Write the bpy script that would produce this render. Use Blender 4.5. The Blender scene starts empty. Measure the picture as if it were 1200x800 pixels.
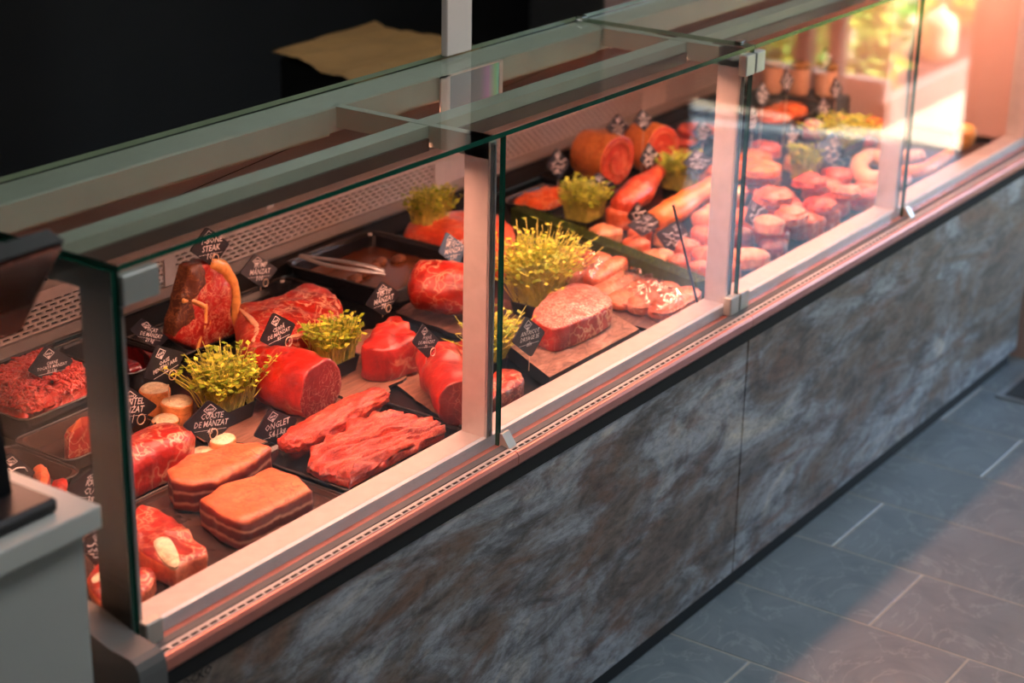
import bpy, math, random
import numpy as np
from mathutils import Vector, Matrix, noise
random.seed(7)
S = bpy.context.scene
COL = S.collection
# ------------------------------------------------------------------ camera
CP = np.array([-1.6566, -1.7749, 2.1401]); YAW, PIT, ROLL, FPX = .60671, -.37220, .020374, 2176.58
_cy, _sy = math.cos(YAW), math.sin(YAW)
FWD = np.array([_cy*math.cos(PIT), _sy*math.cos(PIT), math.sin(PIT)])
_r = np.array([_sy, -_cy, 0]); _u = np.cross(_r, FWD)
RT = math.cos(ROLL)*_r + math.sin(ROLL)*_u
UP = -math.sin(ROLL)*_r + math.cos(ROLL)*_u
def at(x, y, z=None, Y=None, X=None):
    """photo pixel (1200x800) -> world point on a plane z=, Y= or X="""
    d = FWD + RT*(x-600)/FPX - UP*(y-400)/FPX
    if z is not None: t = (z-CP[2])/d[2]
    elif Y is not None: t = (Y-CP[1])/d[1]
    else: t = (X-CP[0])/d[0]
    return Vector(CP + d*t)
cam_d = bpy.data.cameras.new('camera'); cam = bpy.data.objects.new('camera', cam_d); COL.objects.link(cam)
M = Matrix(((RT[0], UP[0], -FWD[0]), (RT[1], UP[1], -FWD[1]), (RT[2], UP[2], -FWD[2]))).to_4x4()
M.translation = Vector(CP); cam.matrix_world = M
cam_d.sensor_width = 36; cam_d.lens = FPX/1200*36; cam_d.clip_start = .05; cam_d.clip_end = 200
cam_d.dof.use_dof = True
cam_d.dof.focus_distance = float(np.dot(np.array(at(440, 490, z=.74))-CP, FWD)); cam_d.dof.aperture_fstop = 2.8
S.camera = cam
# ------------------------------------------------------------------ sky, sun, exposure
w = bpy.data.worlds.new('sky'); S.world = w; w.use_nodes = True
nt = w.node_tree; bg = nt.nodes['Background']
sky = nt.nodes.new('ShaderNodeTexSky'); sky.sky_type = 'NISHITA'; sky.sun_disc = False
sky.sun_elevation = math.radians(42); sky.sun_rotation = math.radians(60)
nt.links.new(sky.outputs[0], bg.inputs[0]); bg.inputs[1].default_value = 2.0
sd = bpy.data.lights.new('sun', 'SUN'); sd.energy = 30; sd.angle = .01; sd.color = (1, .95, .88)
so = bpy.data.objects.new('sun', sd); COL.objects.link(so)
so.rotation_euler = Vector((-.16, -.45, -.88)).to_track_quat('-Z', 'Y').to_euler(); so.location = (9, 6, 9)
vs = S.view_settings; vs.view_transform = 'Standard'; vs.look = 'None'; vs.gamma = 1; vs.use_curve_mapping = False
vs.exposure = 0.22
LAMP = 52.0
# ------------------------------------------------------------------ materials
def srgb(r, g, b): return tuple(((c/255)/12.92 if c/255 <= .04045 else ((c/255+.055)/1.055)**2.4) for c in (r, g, b)) + (1,)
MATS = {}
def base_mat(name):
    m = bpy.data.materials.new(name); m.use_nodes = True; MATS[name] = m
    return m, m.node_tree, m.node_tree.nodes['Principled BSDF']
def N(nt, t, **kw):
    n = nt.nodes.new(t)
    for k, v in kw.items():
        if k in n.inputs.keys() if hasattr(n.inputs, 'keys') else False: n.inputs[k].default_value = v
        else: setattr(n, k, v)
    return n
def coords(nt, scale=(1, 1, 1), rot=(0, 0, 0), kind='Object'):
    tc = nt.nodes.new('ShaderNodeTexCoord'); mp = nt.nodes.new('ShaderNodeMapping')
    mp.inputs['Scale'].default_value = scale; mp.inputs['Rotation'].default_value = rot
    nt.links.new(tc.outputs[kind], mp.inputs[0]); return mp.outputs[0]
def ramp(nt, src, stops, interp='LINEAR'):
    r = nt.nodes.new('ShaderNodeValToRGB'); cr = r.color_ramp; cr.interpolation = interp
    while len(cr.elements) < len(stops): cr.elements.new(.5)
    for e, (p, c) in zip(cr.elements, stops): e.position = p; e.color = c if len(c) == 4 else tuple(c)+(1,)
    nt.links.new(src, r.inputs[0]); return r.outputs[0]
def noise_tex(nt, vec, scale, detail=4, rough=.55, dist=0):
    n = nt.nodes.new('ShaderNodeTexNoise'); n.inputs['Scale'].default_value = scale; n.inputs['Detail'].default_value = detail
    n.inputs['Roughness'].default_value = rough; n.inputs['Distortion'].default_value = dist
    if vec is not None: nt.links.new(vec, n.inputs['Vector'])
    return n.outputs[0]
def mix(nt, fac, a, b, mode='MIX'):
    m = nt.nodes.new('ShaderNodeMix'); m.data_type = 'RGBA'; m.blend_type = mode
    for s, v in ((0, fac), (6, a), (7, b)):
        if isinstance(v, (float, int)): m.inputs[s].default_value = v
        elif isinstance(v, tuple): m.inputs[s].default_value = v
        else: nt.links.new(v, m.inputs[s])
    return m.outputs[2]
def bump(nt, bs, h, strength, dist=.01):
    b = nt.nodes.new('ShaderNodeBump'); b.inputs['Strength'].default_value = strength; b.inputs['Distance'].default_value = dist
    nt.links.new(h, b.inputs['Height']); nt.links.new(b.outputs[0], bs.inputs['Normal'])
def plain(name, col, rough=.5, metal=0, var=.12, scale=8, bumps=0, spec=.5):
    m, nt, bs = base_mat(name)
    v = coords(nt); n = noise_tex(nt, v, scale)
    lo = tuple(max(0, c*(1-var)) for c in col[:3])+(1,); hi = tuple(min(1, c*(1+var)) for c in col[:3])+(1,)
    nt.links.new(ramp(nt, n, [(.3, lo), (.7, hi)]), bs.inputs['Base Color'])
    bs.inputs['Roughness'].default_value = rough; bs.inputs['Metallic'].default_value = metal
    bs.inputs['Specular IOR Level'].default_value = spec
    if bumps: bump(nt, bs, noise_tex(nt, v, scale*6), bumps, .002)
    return m
def meat(name, c1, c2, vein, amount=.5, scale=25, rough=.38, stretch=(1, 1, 1), rot=(0, 0, 0), bmp=.35, patch=6, coat=.4, width=.045):
    m, nt, bs = base_mat(name)
    v = coords(nt, stretch, rot)
    n1 = noise_tex(nt, v, 14, 5, .6, .4)
    basec = ramp(nt, n1, [(.30, c1), (.68, c2)])
    nd = nt.nodes.new('ShaderNodeTexNoise'); nd.inputs['Scale'].default_value = scale*.7; nd.inputs['Detail'].default_value = 3
    nt.links.new(v, nd.inputs['Vector'])
    dv = nt.nodes.new('ShaderNodeMix'); dv.data_type = 'RGBA'; dv.inputs[0].default_value = .2
    nt.links.new(v, dv.inputs[6]); nt.links.new(nd.outputs[1], dv.inputs[7])
    vo = nt.nodes.new('ShaderNodeTexVoronoi'); vo.feature = 'DISTANCE_TO_EDGE'; vo.inputs['Scale'].default_value = scale
    nt.links.new(dv.outputs[2], vo.inputs['Vector'])
    ve = ramp(nt, vo.outputs['Distance'], [(0, (.95, .95, .95)), (width*.6, (.7, .7, .7)), (width*1.7, (0, 0, 0))])
    pm = ramp(nt, noise_tex(nt, v, patch, 3), [(.5-amount*.35, (0, 0, 0)), (.72-amount*.3, (1, 1, 1))])
    f = mix(nt, 1., ve, pm, 'MULTIPLY')
    fine = ramp(nt, noise_tex(nt, v, 75, 4, .65, .6), [(.3, (.62, .54, .52)), (.58, (1, 1, 1))])
    nt.links.new(mix(nt, .8, mix(nt, f, basec, vein), fine, 'MULTIPLY'), bs.inputs['Base Color'])
    bs.inputs['Roughness'].default_value = rough
    bs.inputs['Coat Weight'].default_value = coat; bs.inputs['Coat Roughness'].default_value = .2
    bump(nt, bs, noise_tex(nt, v, 60, 5, .6), bmp, .004)
    return m
RED1, RED2 = srgb(120, 12, 8), srgb(206, 50, 32)
DRK1, DRK2 = srgb(66, 10, 10), srgb(148, 34, 26)
FAT = srgb(238, 190, 150)
meat('beef', RED1, RED2, FAT, .45, 22)
meat('beef_marbled_red', srgb(160, 26, 24), srgb(208, 50, 42), FAT, .55, 34, width=.05)
meat('beef_lean', srgb(136, 12, 8), srgb(212, 48, 30), FAT, .12, 16, bmp=.5)
meat('beef_cut', srgb(120, 20, 26), srgb(168, 42, 44), srgb(225, 160, 140), .35, 30, rough=.45, width=.03)
meat('beef_dark', DRK1, DRK2, srgb(200, 130, 100), .35, 26)
meat('beef_marbled', srgb(175, 70, 64), srgb(214, 112, 100), srgb(240, 205, 185), .9, 38, width=.06)
meat('fibre_meat', srgb(136, 10, 6), srgb(230, 62, 34), srgb(240, 126, 84), .6, 34, stretch=(1, 4.5, 3), bmp=1.0, width=.05)
meat('fat_cap', srgb(224, 98, 54), srgb(238, 136, 88), srgb(196, 60, 36), .5, 22, rough=.5, bmp=.5, width=.03, patch=8)
meat('fat_mottled', srgb(232, 130, 66), srgb(240, 160, 96), srgb(176, 26, 16), .95, 12, bmp=.5, width=.16, patch=9)
meat('fat_light', srgb(240, 190, 150), srgb(236, 172, 128), srgb(214, 110, 80), .3, 20)
meat('fat_yellow', srgb(250, 190, 104), srgb(248, 170, 90), srgb(214, 110, 70), .2, 14)
meat('bone', srgb(252, 240, 206), srgb(248, 220, 170), srgb(190, 150, 110), .3, 30, rough=.55)
meat('marrow', srgb(252, 238, 200), srgb(246, 218, 166), srgb(206, 150, 110), .4, 50, rough=.5)
meat('bone_side', srgb(250, 176, 108), srgb(244, 146, 84), srgb(190, 70, 48), .35, 22)
meat('pork', srgb(206, 82, 46), srgb(236, 130, 86), srgb(242, 186, 150), .4, 26, bmp=.4)
meat('pork_red', srgb(184, 44, 22), srgb(228, 88, 50), srgb(242, 170, 130), .35, 28)
meat('skin', srgb(232, 126, 54), srgb(240, 152, 78), srgb(220, 104, 48), .3, 8, rough=.35, bmp=.15)
meat('pork_dull', srgb(186, 96, 66), srgb(214, 132, 96), srgb(236, 180, 150), .5, 20)
meat('poultry', srgb(232, 146, 100), srgb(242, 180, 136), srgb(232, 120, 92), .4, 10, rough=.35)
meat('sausage', srgb(236, 176, 136), srgb(244, 196, 158), srgb(226, 140, 108), .3, 20, rough=.35)
meat('marinated', srgb(206, 70, 28), srgb(236, 110, 50), srgb(246, 150, 84), .6, 24, rough=.25, coat=.6)
meat('mince_red', srgb(168, 18, 10), srgb(226, 60, 36), srgb(238, 150, 120), .25, 40, rough=.35)
meat('liver', srgb(70, 8, 12), srgb(130, 20, 22), srgb(150, 40, 40), .2, 14, rough=.25, coat=.6)
meat('dry_crust', srgb(58, 26, 18), srgb(120, 64, 36), srgb(170, 110, 60), .5, 30, rough=.7)
plain('steel', srgb(196, 192, 188), .38, .85, .05, 30)
plain('steel_matte', srgb(190, 182, 178), .45, .35, .06, 40)
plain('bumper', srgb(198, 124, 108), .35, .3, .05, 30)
plain('sill_silver', srgb(190, 202, 212), .4, .15, .05, 30)
plain('alu', srgb(172, 178, 180), .35, .8, .05, 30)
plain('alu_dark', srgb(70, 70, 68), .4, .6, .06, 30)
plain('rail_paint', srgb(172, 175, 160), .5, .1, .05, 12)
plain('end_grey', srgb(98, 99, 97), .5, 0, .05, 8)
plain('clamp_steel', srgb(186, 186, 178), .4, .55, .04)
plain('chrome', srgb(225, 222, 215), .15, 1, .02)
plain('black_plastic', srgb(16, 17, 20), .32, 0, .2, 20)
plain('black_rubber', srgb(9, 9, 10), .7, 0, .2, 20)
plain('tray_black', srgb(24, 24, 28), .22, 0, .2, 14)
plain('tray_rim', srgb(90, 86, 84), .18, .6, .1, 14)
plain('smoke_plastic', srgb(70, 52, 46), .2, 0, .1, 14)
plain('housing_brown', srgb(96, 74, 66), .5, .2)
plain('channel_grey', srgb(84, 84, 84), .6, 0)
plain('glass_edge_pale', srgb(128, 138, 112), .2)
plain('void', srgb(6, 4, 4), .9)
plain('door_dark', srgb(30, 14, 10), .35, 0, .35, 9)
plain('vent_dark', srgb(14, 10, 9), .8)
plain('card_black', srgb(28, 30, 38), .55, 0, .15, 40)
plain('card_blue', srgb(78, 104, 128), .45, 0, .12, 40)
plain('card_grey', srgb(66, 66, 70), .5, 0, .15, 40)
plain('chalk', srgb(232, 224, 220), .8, 0, .1, 60)
plain('ring_wire', srgb(232, 206, 180), .3, .5, .05)
plain('white_clip', srgb(238, 230, 224), .5)
plain('desk_white', srgb(205, 206, 198), .5, 0, .02, 4)
plain('desk_body', srgb(186, 188, 181), .55, 0, .02, 4)
plain('kraft', srgb(158, 118, 66), .75, 0, .15, 10, .3)
plain('pole_white', srgb(214, 200, 190), .45, 0, .03)
plain('wall_dark', srgb(13, 10, 9), .8, 0, .4, 3)
plain('wall_grey', srgb(92, 90, 88), .8, 0, .1, 3)
plain('ceiling_paint', srgb(150, 150, 140), .9, 0, .04, 3)
plain('end_wall', srgb(196, 160, 146), .5, 0, .06, 5)
plain('grout', srgb(176, 172, 162), .9, 0, .1, 40)
plain('pot_cream', srgb(216, 170, 132), .5, 0, .08, 30)
plain('pot_lid', srgb(160, 120, 60), .4, 0, .2, 30)
plain('soil', srgb(40, 28, 20), .9, 0, .3, 60)
plain('pavement', srgb(182, 168, 146), .9, 0, .1, 6)
plain('planter', srgb(120, 112, 104), .8, 0, .2, 6)
plain('frame_brown', srgb(52, 40, 32), .5, 0, .1, 6)
plain('rubble', srgb(240, 214, 168), .9, 0, .25, 14)
plain('mat_fibre', srgb(58, 60, 62), .95, 0, .3, 90, .6)
plain('sauce', srgb(86, 42, 18), .12, 0, .5, 18, .3)
plain('screen_red', srgb(56, 22, 16), .15, 0, .5, 6)
for nm, a in (('leaf_a', (128, 152, 26)), ('leaf_b', (196, 198, 58)), ('leaf_stem', (206, 200, 92)), ('leaf_dark', (58, 74, 24)), ('leaf_garden', (150, 186, 62))):
    plain(nm, srgb(*a), .6, 0, .35, 40)
# banded rib sides
m, nt, bs = base_mat('rib_layers'); v = coords(nt); sx = nt.nodes.new('ShaderNodeSeparateXYZ'); nt.links.new(v, sx.inputs[0])
nn = noise_tex(nt, v, 9, 5, .6); ma = nt.nodes.new('ShaderNodeMath'); ma.operation = 'MULTIPLY_ADD'; ma.inputs[1].default_value = 17.; nt.links.new(sx.outputs[2], ma.inputs[0])
m2 = nt.nodes.new('ShaderNodeMath'); m2.operation = 'MULTIPLY_ADD'; m2.inputs[1].default_value = .55; m2.inputs[2].default_value = -.27; nt.links.new(nn, m2.inputs[0]); nt.links.new(m2.outputs[0], ma.inputs[2])
col = ramp(nt, ma.outputs[0], [(0, srgb(120, 20, 14)), (.14, srgb(150, 34, 24)), (.22, srgb(214, 150, 118)), (.30, srgb(96, 18, 16)), (.48, srgb(110, 28, 24)), (.56, srgb(216, 156, 128)), (.64, srgb(104, 22, 20)), (.80, srgb(130, 40, 32)), (.90, srgb(226, 128, 84))])
col = mix(nt, .7, col, ramp(nt, noise_tex(nt, v, 80, 4, .65), [(.3, (.55, .5, .5)), (.6, (1, 1, 1))]), 'MULTIPLY')
nt.links.new(col, bs.inputs['Base Color']); bs.inputs['Roughness'].default_value = .4; bs.inputs['Coat Weight'].default_value = .3; bump(nt, bs, nn, .5, .004)
# wood-print boards
def wood(name, a, b, c, sc=(2, 14, 6), rough=.5):
    m, nt, bs = base_mat(name); v = coords(nt, sc)
    n = noise_tex(nt, v, 5, 6, .65, 1.2)
    nt.links.new(ramp(nt, n, [(.25, a), (.5, b), (.72, c)]), bs.inputs['Base Color']); bs.inputs['Roughness'].default_value = rough
    bump(nt, bs, n, .25, .003); return m
wood('board_brown', srgb(104, 70, 56), srgb(140, 98, 78), srgb(164, 118, 96))
wood('board_marble', srgb(46, 38, 38), srgb(150, 112, 96), srgb(206, 170, 150), (5, 9, 5), .3)
wood('board_slate', srgb(52, 40, 38), srgb(98, 70, 62), srgb(150, 112, 98), (4, 12, 5), .4)
# stone front
m, nt, bs = base_mat('rust_stone'); v = coords(nt, (.75, 1, 1.9), (0, -.12, 0))
a = noise_tex(nt, v, 2.2, 9, .7, 1.1); b2 = noise_tex(nt, v, 8, 7, .72, .6); c3 = noise_tex(nt, v, 4.2, 5, .6, 1.5)
col = ramp(nt, a, [(.30, srgb(80, 70, 64)), (.43, srgb(134, 116, 102)), (.5, srgb(142, 136, 132)), (.58, srgb(176, 180, 186)), (.72, srgb(228, 218, 198))])
col = mix(nt, ramp(nt, c3, [(.50, (0, 0, 0)), (.66, (.75, .75, .75))]), col, srgb(130, 90, 66))
col = mix(nt, ramp(nt, b2, [(.36, (.7, .7, .7)), (.54, (0, 0, 0))]), col, srgb(36, 33, 33))
d4 = noise_tex(nt, v, 38, 5, .7); col = mix(nt, ramp(nt, d4, [(.35, (.45, .45, .45)), (.52, (0, 0, 0))]), col, srgb(46, 38, 32))
nt.links.new(col, bs.inputs['Base Color']); bs.inputs['Roughness'].default_value = .5; bump(nt, bs, b2, .25, .004)
# slate tile
m, nt, bs = base_mat('slate_tile'); v = coords(nt, (1, 1, 1)); v2 = coords(nt, (1, 1, 1))
a = noise_tex(nt, v, 3.2, 8, .62, 1.4); vein = noise_tex(nt, v, 4.5, 5, .6, .8)
col = ramp(nt, a, [(.3, srgb(104, 114, 120)), (.55, srgb(126, 137, 142)), (.75, srgb(148, 158, 162))])
col = mix(nt, ramp(nt, vein, [(.487, (0, 0, 0)), (.5, (.28, .28, .28)), (.513, (0, 0, 0))]), col, srgb(182, 190, 190))
nt.links.new(col, bs.inputs['Base Color']); bs.inputs['Roughness'].default_value = .36; bump(nt, bs, a, .3, .006)
# architectural glass: transparent with a fresnel mirror on top
def glass(name, tint, boost=1.0, f0=1.5):
    m = bpy.data.materials.new(name); m.use_nodes = True; MATS[name] = m; nt = m.node_tree
    nt.nodes.remove(nt.nodes['Principled BSDF']); out = nt.nodes['Material Output']
    tr = nt.nodes.new('ShaderNodeBsdfTransparent'); tr.inputs[0].default_value = tint
    gl = nt.nodes.new('ShaderNodeBsdfGlossy'); gl.inputs['Roughness'].default_value = 0.0; gl.inputs[0].default_value = (1, 1, 1, 1)
    fr = nt.nodes.new('ShaderNodeFresnel'); gm = nt.nodes.new('ShaderNodeNewGeometry'); io = nt.nodes.new('ShaderNodeMapRange'); io.inputs[3].default_value = f0; io.inputs[4].default_value = 1/f0
    nt.links.new(gm.outputs['Backfacing'], io.inputs[0]); nt.links.new(io.outputs[0], fr.inputs[0])
    mm = nt.nodes.new('ShaderNodeMath'); mm.operation = 'MULTIPLY'; mm.inputs[1].default_value = boost; mm.use_clamp = True
    mx = nt.nodes.new('ShaderNodeMixShader'); L = nt.links.new
    L(fr.outputs[0], mm.inputs[0]); L(mm.outputs[0], mx.inputs[0]); L(tr.outputs[0], mx.inputs[1]); L(gl.outputs[0], mx.inputs[2]); L(mx.outputs[0], out.inputs[0])
    return m
glass('front_glass', (.975, .99, .98, 1), .7)
glass('top_glass', (.95, .975, .95, 1), .45)
glass('film', (.96, .96, .96, 1), 2.6)
glass('door_glass', (.42, .34, .30, 1), 1.2)
m, nt, bs = base_mat('glass_edge'); bs.inputs['Base Color'].default_value = (.004, .06, .036, 1); bs.inputs['Roughness'].default_value = .12; bs.inputs['Specular IOR Level'].default_value = .6
v = coords(nt); nt.links.new(ramp(nt, noise_tex(nt, v, 5), [(.3, (.003, .04, .026)), (.7, (.008, .09, .055))]), bs.inputs['Base Color'])
# iridescent film
m, nt, bs = base_mat('iridescent'); v = coords(nt, (5, 5, 5)); sx = nt.nodes.new('ShaderNodeSeparateXYZ'); nt.links.new(v, sx.inputs[0])
ad = nt.nodes.new('ShaderNodeMath'); ad.operation = 'ADD'; ad.inputs[1].default_value = .5; nt.links.new(sx.outputs[0], ad.inputs[0])
nt.links.new(ramp(nt, ad.outputs[0], [(0, srgb(140, 150, 158)), (.4, srgb(150, 160, 168)), (.55, srgb(190, 160, 205)), (.68, srgb(150, 220, 170)), (.82, srgb(130, 220, 245)), (.95, srgb(170, 130, 250))]), bs.inputs['Base Color'])
bs.inputs['Roughness'].default_value = .25; bs.inputs['Metallic'].default_value = .3
for lm, k_ in (('lamp_glow', 1.2), ('lamp_glow_rear', .6)):
    m, nt, bs = base_mat(lm); bs.inputs['Emission Color'].default_value = (1, .42, .28, 1); bs.inputs['Emission Strength'].default_value = LAMP*k_; bs.inputs['Base Color'].default_value = (.8, .7, .66, 1)

# ------------------------------------------------------------------ mesh building
class MB:
    def __init__(s): s.v = []; s.f = []; s.m = []
    def add(s, vs, fs, mi=0):
        o = len(s.v); s.v += [tuple(p) for p in vs]; s.f += [tuple(i+o for i in f) for f in fs]; s.m += [mi]*len(fs) if isinstance(mi, int) else list(mi)
        return s
    def box(s, x0, x1, y0, y1, z0, z1, mi=0):
        return s.add([(x0, y0, z0), (x1, y0, z0), (x1, y1, z0), (x0, y1, z0), (x0, y0, z1), (x1, y0, z1), (x1, y1, z1), (x0, y1, z1)],
                     [(0, 3, 2, 1), (4, 5, 6, 7), (0, 1, 5, 4), (1, 2, 6, 5), (2, 3, 7, 6), (3, 0, 4, 7)], mi)
    def bevbox(s, x0, x1, y0, y1, z0, z1, b, mi=0):
        rs = []
        for z, i in ((z0, b), (z0+b, 0), (z1-b, 0), (z1, b)):
            rs.append([(x, y, z) for x, y in ((x0+i, y0+b), (x0+b, y0+i), (x1-b, y0+i), (x1-i, y0+b), (x1-i, y1-b), (x1-b, y1-i), (x0+b, y1-i), (x0+i, y1-b))])
        return s.rings(rs, mi, True, True)
    def prism_x(s, prof, x0, x1, mi=0):      # closed (y,z) profile swept along x
        n = len(prof); vs = [(x0, y, z) for y, z in prof]+[(x1, y, z) for y, z in prof]
        fs = [(i, (i+1) % n, n+(i+1) % n, n+i) for i in range(n)] + [tuple(range(n-1, -1, -1)), tuple(range(n, 2*n))]
        return s.add(vs, fs, mi)
    def rings(s, rs, mi=0, cap0=True, cap1=True, m0=None, m1=None, closed=False):
        n = len(rs[0]); o = len(s.v); mis = []
        for r in rs: s.v += [tuple(p) for p in r]
        k = len(rs)
        for j in range(k if closed else k-1):
            a, b = o+j*n, o+((j+1) % k)*n
            for i in range(n): s.f.append((a+i, a+(i+1) % n, b+(i+1) % n, b+i)); s.m.append(mi if isinstance(mi, int) else mi[j])
        if not closed:
            if cap0:
                c = np.mean(np.array(rs[0]), 0); s.v.append(tuple(c)); ci = len(s.v)-1
                for i in range(n): s.f.append((ci, o+(i+1) % n, o+i)); s.m.append(m0 if m0 is not None else (mi if isinstance(mi, int) else mi[0]))
            if cap1:
                c = np.mean(np.array(rs[-1]), 0); s.v.append(tuple(c)); ci = len(s.v)-1; b = o+(k-1)*n
                for i in range(n): s.f.append((ci, b+i, b+(i+1) % n)); s.m.append(m1 if m1 is not None else (mi if isinstance(mi, int) else mi[-1]))
        return s
    def tube(s, path, r, n=6, mi=0, closed=False):
        P = [Vector(p) for p in path]; rs = []; k = len(P)
        for i, p in enumerate(P):
            if closed: t = P[(i+1) % k]-P[i-1]
            else: t = P[min(i+1, k-1)]-P[max(i-1, 0)]
            t.normalize(); u = Vector((0, 0, 1)) if abs(t.z) < .9 else Vector((1, 0, 0))
            a = t.cross(u).normalized(); b = t.cross(a)
            rr = r[i] if isinstance(r, (list, tuple)) else r
            rs.append([p+(a*math.cos(2*math.pi*q/n)+b*math.sin(2*math.pi*q/n))*rr for q in range(n)])
        return s.rings(rs, mi, closed=closed)
    def build(s, name, mats, parent=None, smooth=False, local=False, kind=None):
        me = bpy.data.meshes.new(name); V = s.v
        if parent is not None and not local:
            L = wloc(parent); V = [(x-L[0], y-L[1], z-L[2]) for x, y, z in V]
        me.from_pydata(V, [], s.f)
        if isinstance(mats, str): mats = [mats]
        for mm in mats: me.materials.append(MATS[mm])
        me.polygons.foreach_set('material_index', s.m)
        if smooth: me.polygons.foreach_set('use_smooth', [True]*len(me.polygons))
        me.update()
        ob = bpy.data.objects.new(name, me); COL.objects.link(ob); ob.parent = parent
        if kind: ob['kind'] = kind
        return ob
def wloc(o):
    L = Vector(o.location)
    while o.parent: o = o.parent; L = L+Vector(o.location)
    return L
def tag(o, label=None, cat=None, group=None, kind=None):
    if label: o['label'] = label
    if cat: o['category'] = cat
    if group: o['group'] = group
    if kind: o['kind'] = kind
    return o
def root(name, label, cat, loc=(0, 0, 0), group=None):
    o = bpy.data.objects.new(name, None); COL.objects.link(o); o.location = loc; o.empty_display_size = .05
    return tag(o, label, cat, group)
def top(name, mb, mats, label, cat, group=None, smooth=False, origin=None):
    """a thing that is one mesh, origin at its base"""
    V = np.array(mb.v); o = origin if origin is not None else (float(V[:, 0].mean()), float(V[:, 1].mean()), float(V[:, 2].min()))
    mb.v = [tuple(p-np.array(o)) for p in V]
    ob = mb.build(name, mats, None, smooth); ob.location = o
    return tag(ob, label, cat, group)
def struct(name, mb, mats, smooth=False):
    return tag(mb.build(name, mats, None, smooth), kind='structure')
def nz(p, f, seed=0): return noise.noise(Vector((p[0]*f+seed*7.3, p[1]*f+seed*3.1, p[2]*f-seed*5.7)))
def smooth_outline(pts, n=56, sharp=False):
    """closed Catmull-Rom through 2-D points, resampled evenly"""
    P = [np.array(p, float) for p in pts]; k = len(P); out = []
    for i in range(k):
        a, b, c, d = P[i-1], P[i], P[(i+1) % k], P[(i+2) % k]
        for t in np.linspace(0, 1, 12, endpoint=False):
            out.append(b*(1-t)+c*t if sharp else .5*(2*b+(c-a)*t+(2*a-5*b+4*c-d)*t*t+(3*b-a-3*c+d)*t**3))
    out = np.array(out); seg = np.linalg.norm(np.roll(out, -1, 0)-out, axis=1); cum = np.concatenate([[0], np.cumsum(seg)])
    res = []; closed = np.vstack([out, out[:1]])
    for s_ in np.linspace(0, cum[-1], n, endpoint=False):
        j = min(np.searchsorted(cum, s_, 'right')-1, len(out)-1); f = (s_-cum[j])/max(seg[j], 1e-9); res.append(closed[j]*(1-f)+closed[j+1]*f)
    res = np.array(res)
    area = sum(res[i][0]*res[(i+1) % n][1]-res[(i+1) % n][0]*res[i][1] for i in range(n))
    return res if area > 0 else res[::-1]
def slab_mesh(xy, z0, z1, rnd=.012, amp=.004, freq=30, seed=0, dome=.004, fib=None, n=64, taper=.0, top_mi=0, side_mi=0, sharp=False):
    """meat slab: outline xy, rounded edges, uneven top.  material 0 = top, 1 = sides"""
    O = smooth_outline(xy, n, sharp); c = O.mean(0); h = z1-z0; rs = []; mi = []
    rad = np.linalg.norm(O-c, axis=1).mean(); rnd = min(rnd, h*.5)
    def ring(inset, z, sc=0):
        o = []
        for p in O:
            d = p-c; L = np.linalg.norm(d); q = c+d*max(.02, 1-inset/L)*(1-sc); o.append((q[0], q[1], z))
        return o
    prof = [(.35*rnd+taper, z0, 1), (taper*.8, z0+.3*rnd, 1), (taper*.5, z0+h*.33, 1), (taper*.2, z0+h*.66, 1), (0, z1-rnd*.8, 1), (rnd*.3, z1-rnd*.3, 0), (rnd, z1, 0)]
    for i, z, k in prof: rs.append(ring(i, z)); mi.append(side_mi if k else top_mi)
    for sc in ((.14, .28, .42, .56, .7, .84, .94) if fib is None else np.linspace(.04, .97, 26)): rs.append([(c[0]+(p[0]-c[0])*(1-sc), c[1]+(p[1]-c[1])*(1-sc), z1+dome*(1-(1-sc)**2)) for p in rs[6]]); mi.append(top_mi)
    out = []
    for j, r in enumerate(rs):
        rr = []
        for p in r:
            P = np.array(p)
            if fib is not None:
                ax = np.array(fib); al = P[0]*ax[0]+P[1]*ax[1]; ac = -P[0]*ax[1]+P[1]*ax[0]
                q = (al*freq*.25, ac*freq*1.6, P[2]*freq*.8)
                nn = noise.noise(Vector(q)+Vector((seed, seed*2, 0)))+.6*noise.noise(Vector((q[0]*2.2, q[1]*2.4, q[2]*2+seed)))
            else: nn = nz(P, freq, seed)+.5*nz(P, freq*2.3, seed+3)
            d = (P[:2]-c); L = np.linalg.norm(d)+1e-9
            if j == 0: rr.append((P[0], P[1], z0)); continue
            if j < 6: P[:2] += d/L*nn*amp*(1.2 if j else .4)
            if j >= 5: P[2] += nn*amp*1.3
            P[2] = max(P[2], z0+.001); rr.append(tuple(P))
        out.append(rr)
    mb = MB(); mb.rings(out, mi); return mb
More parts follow.
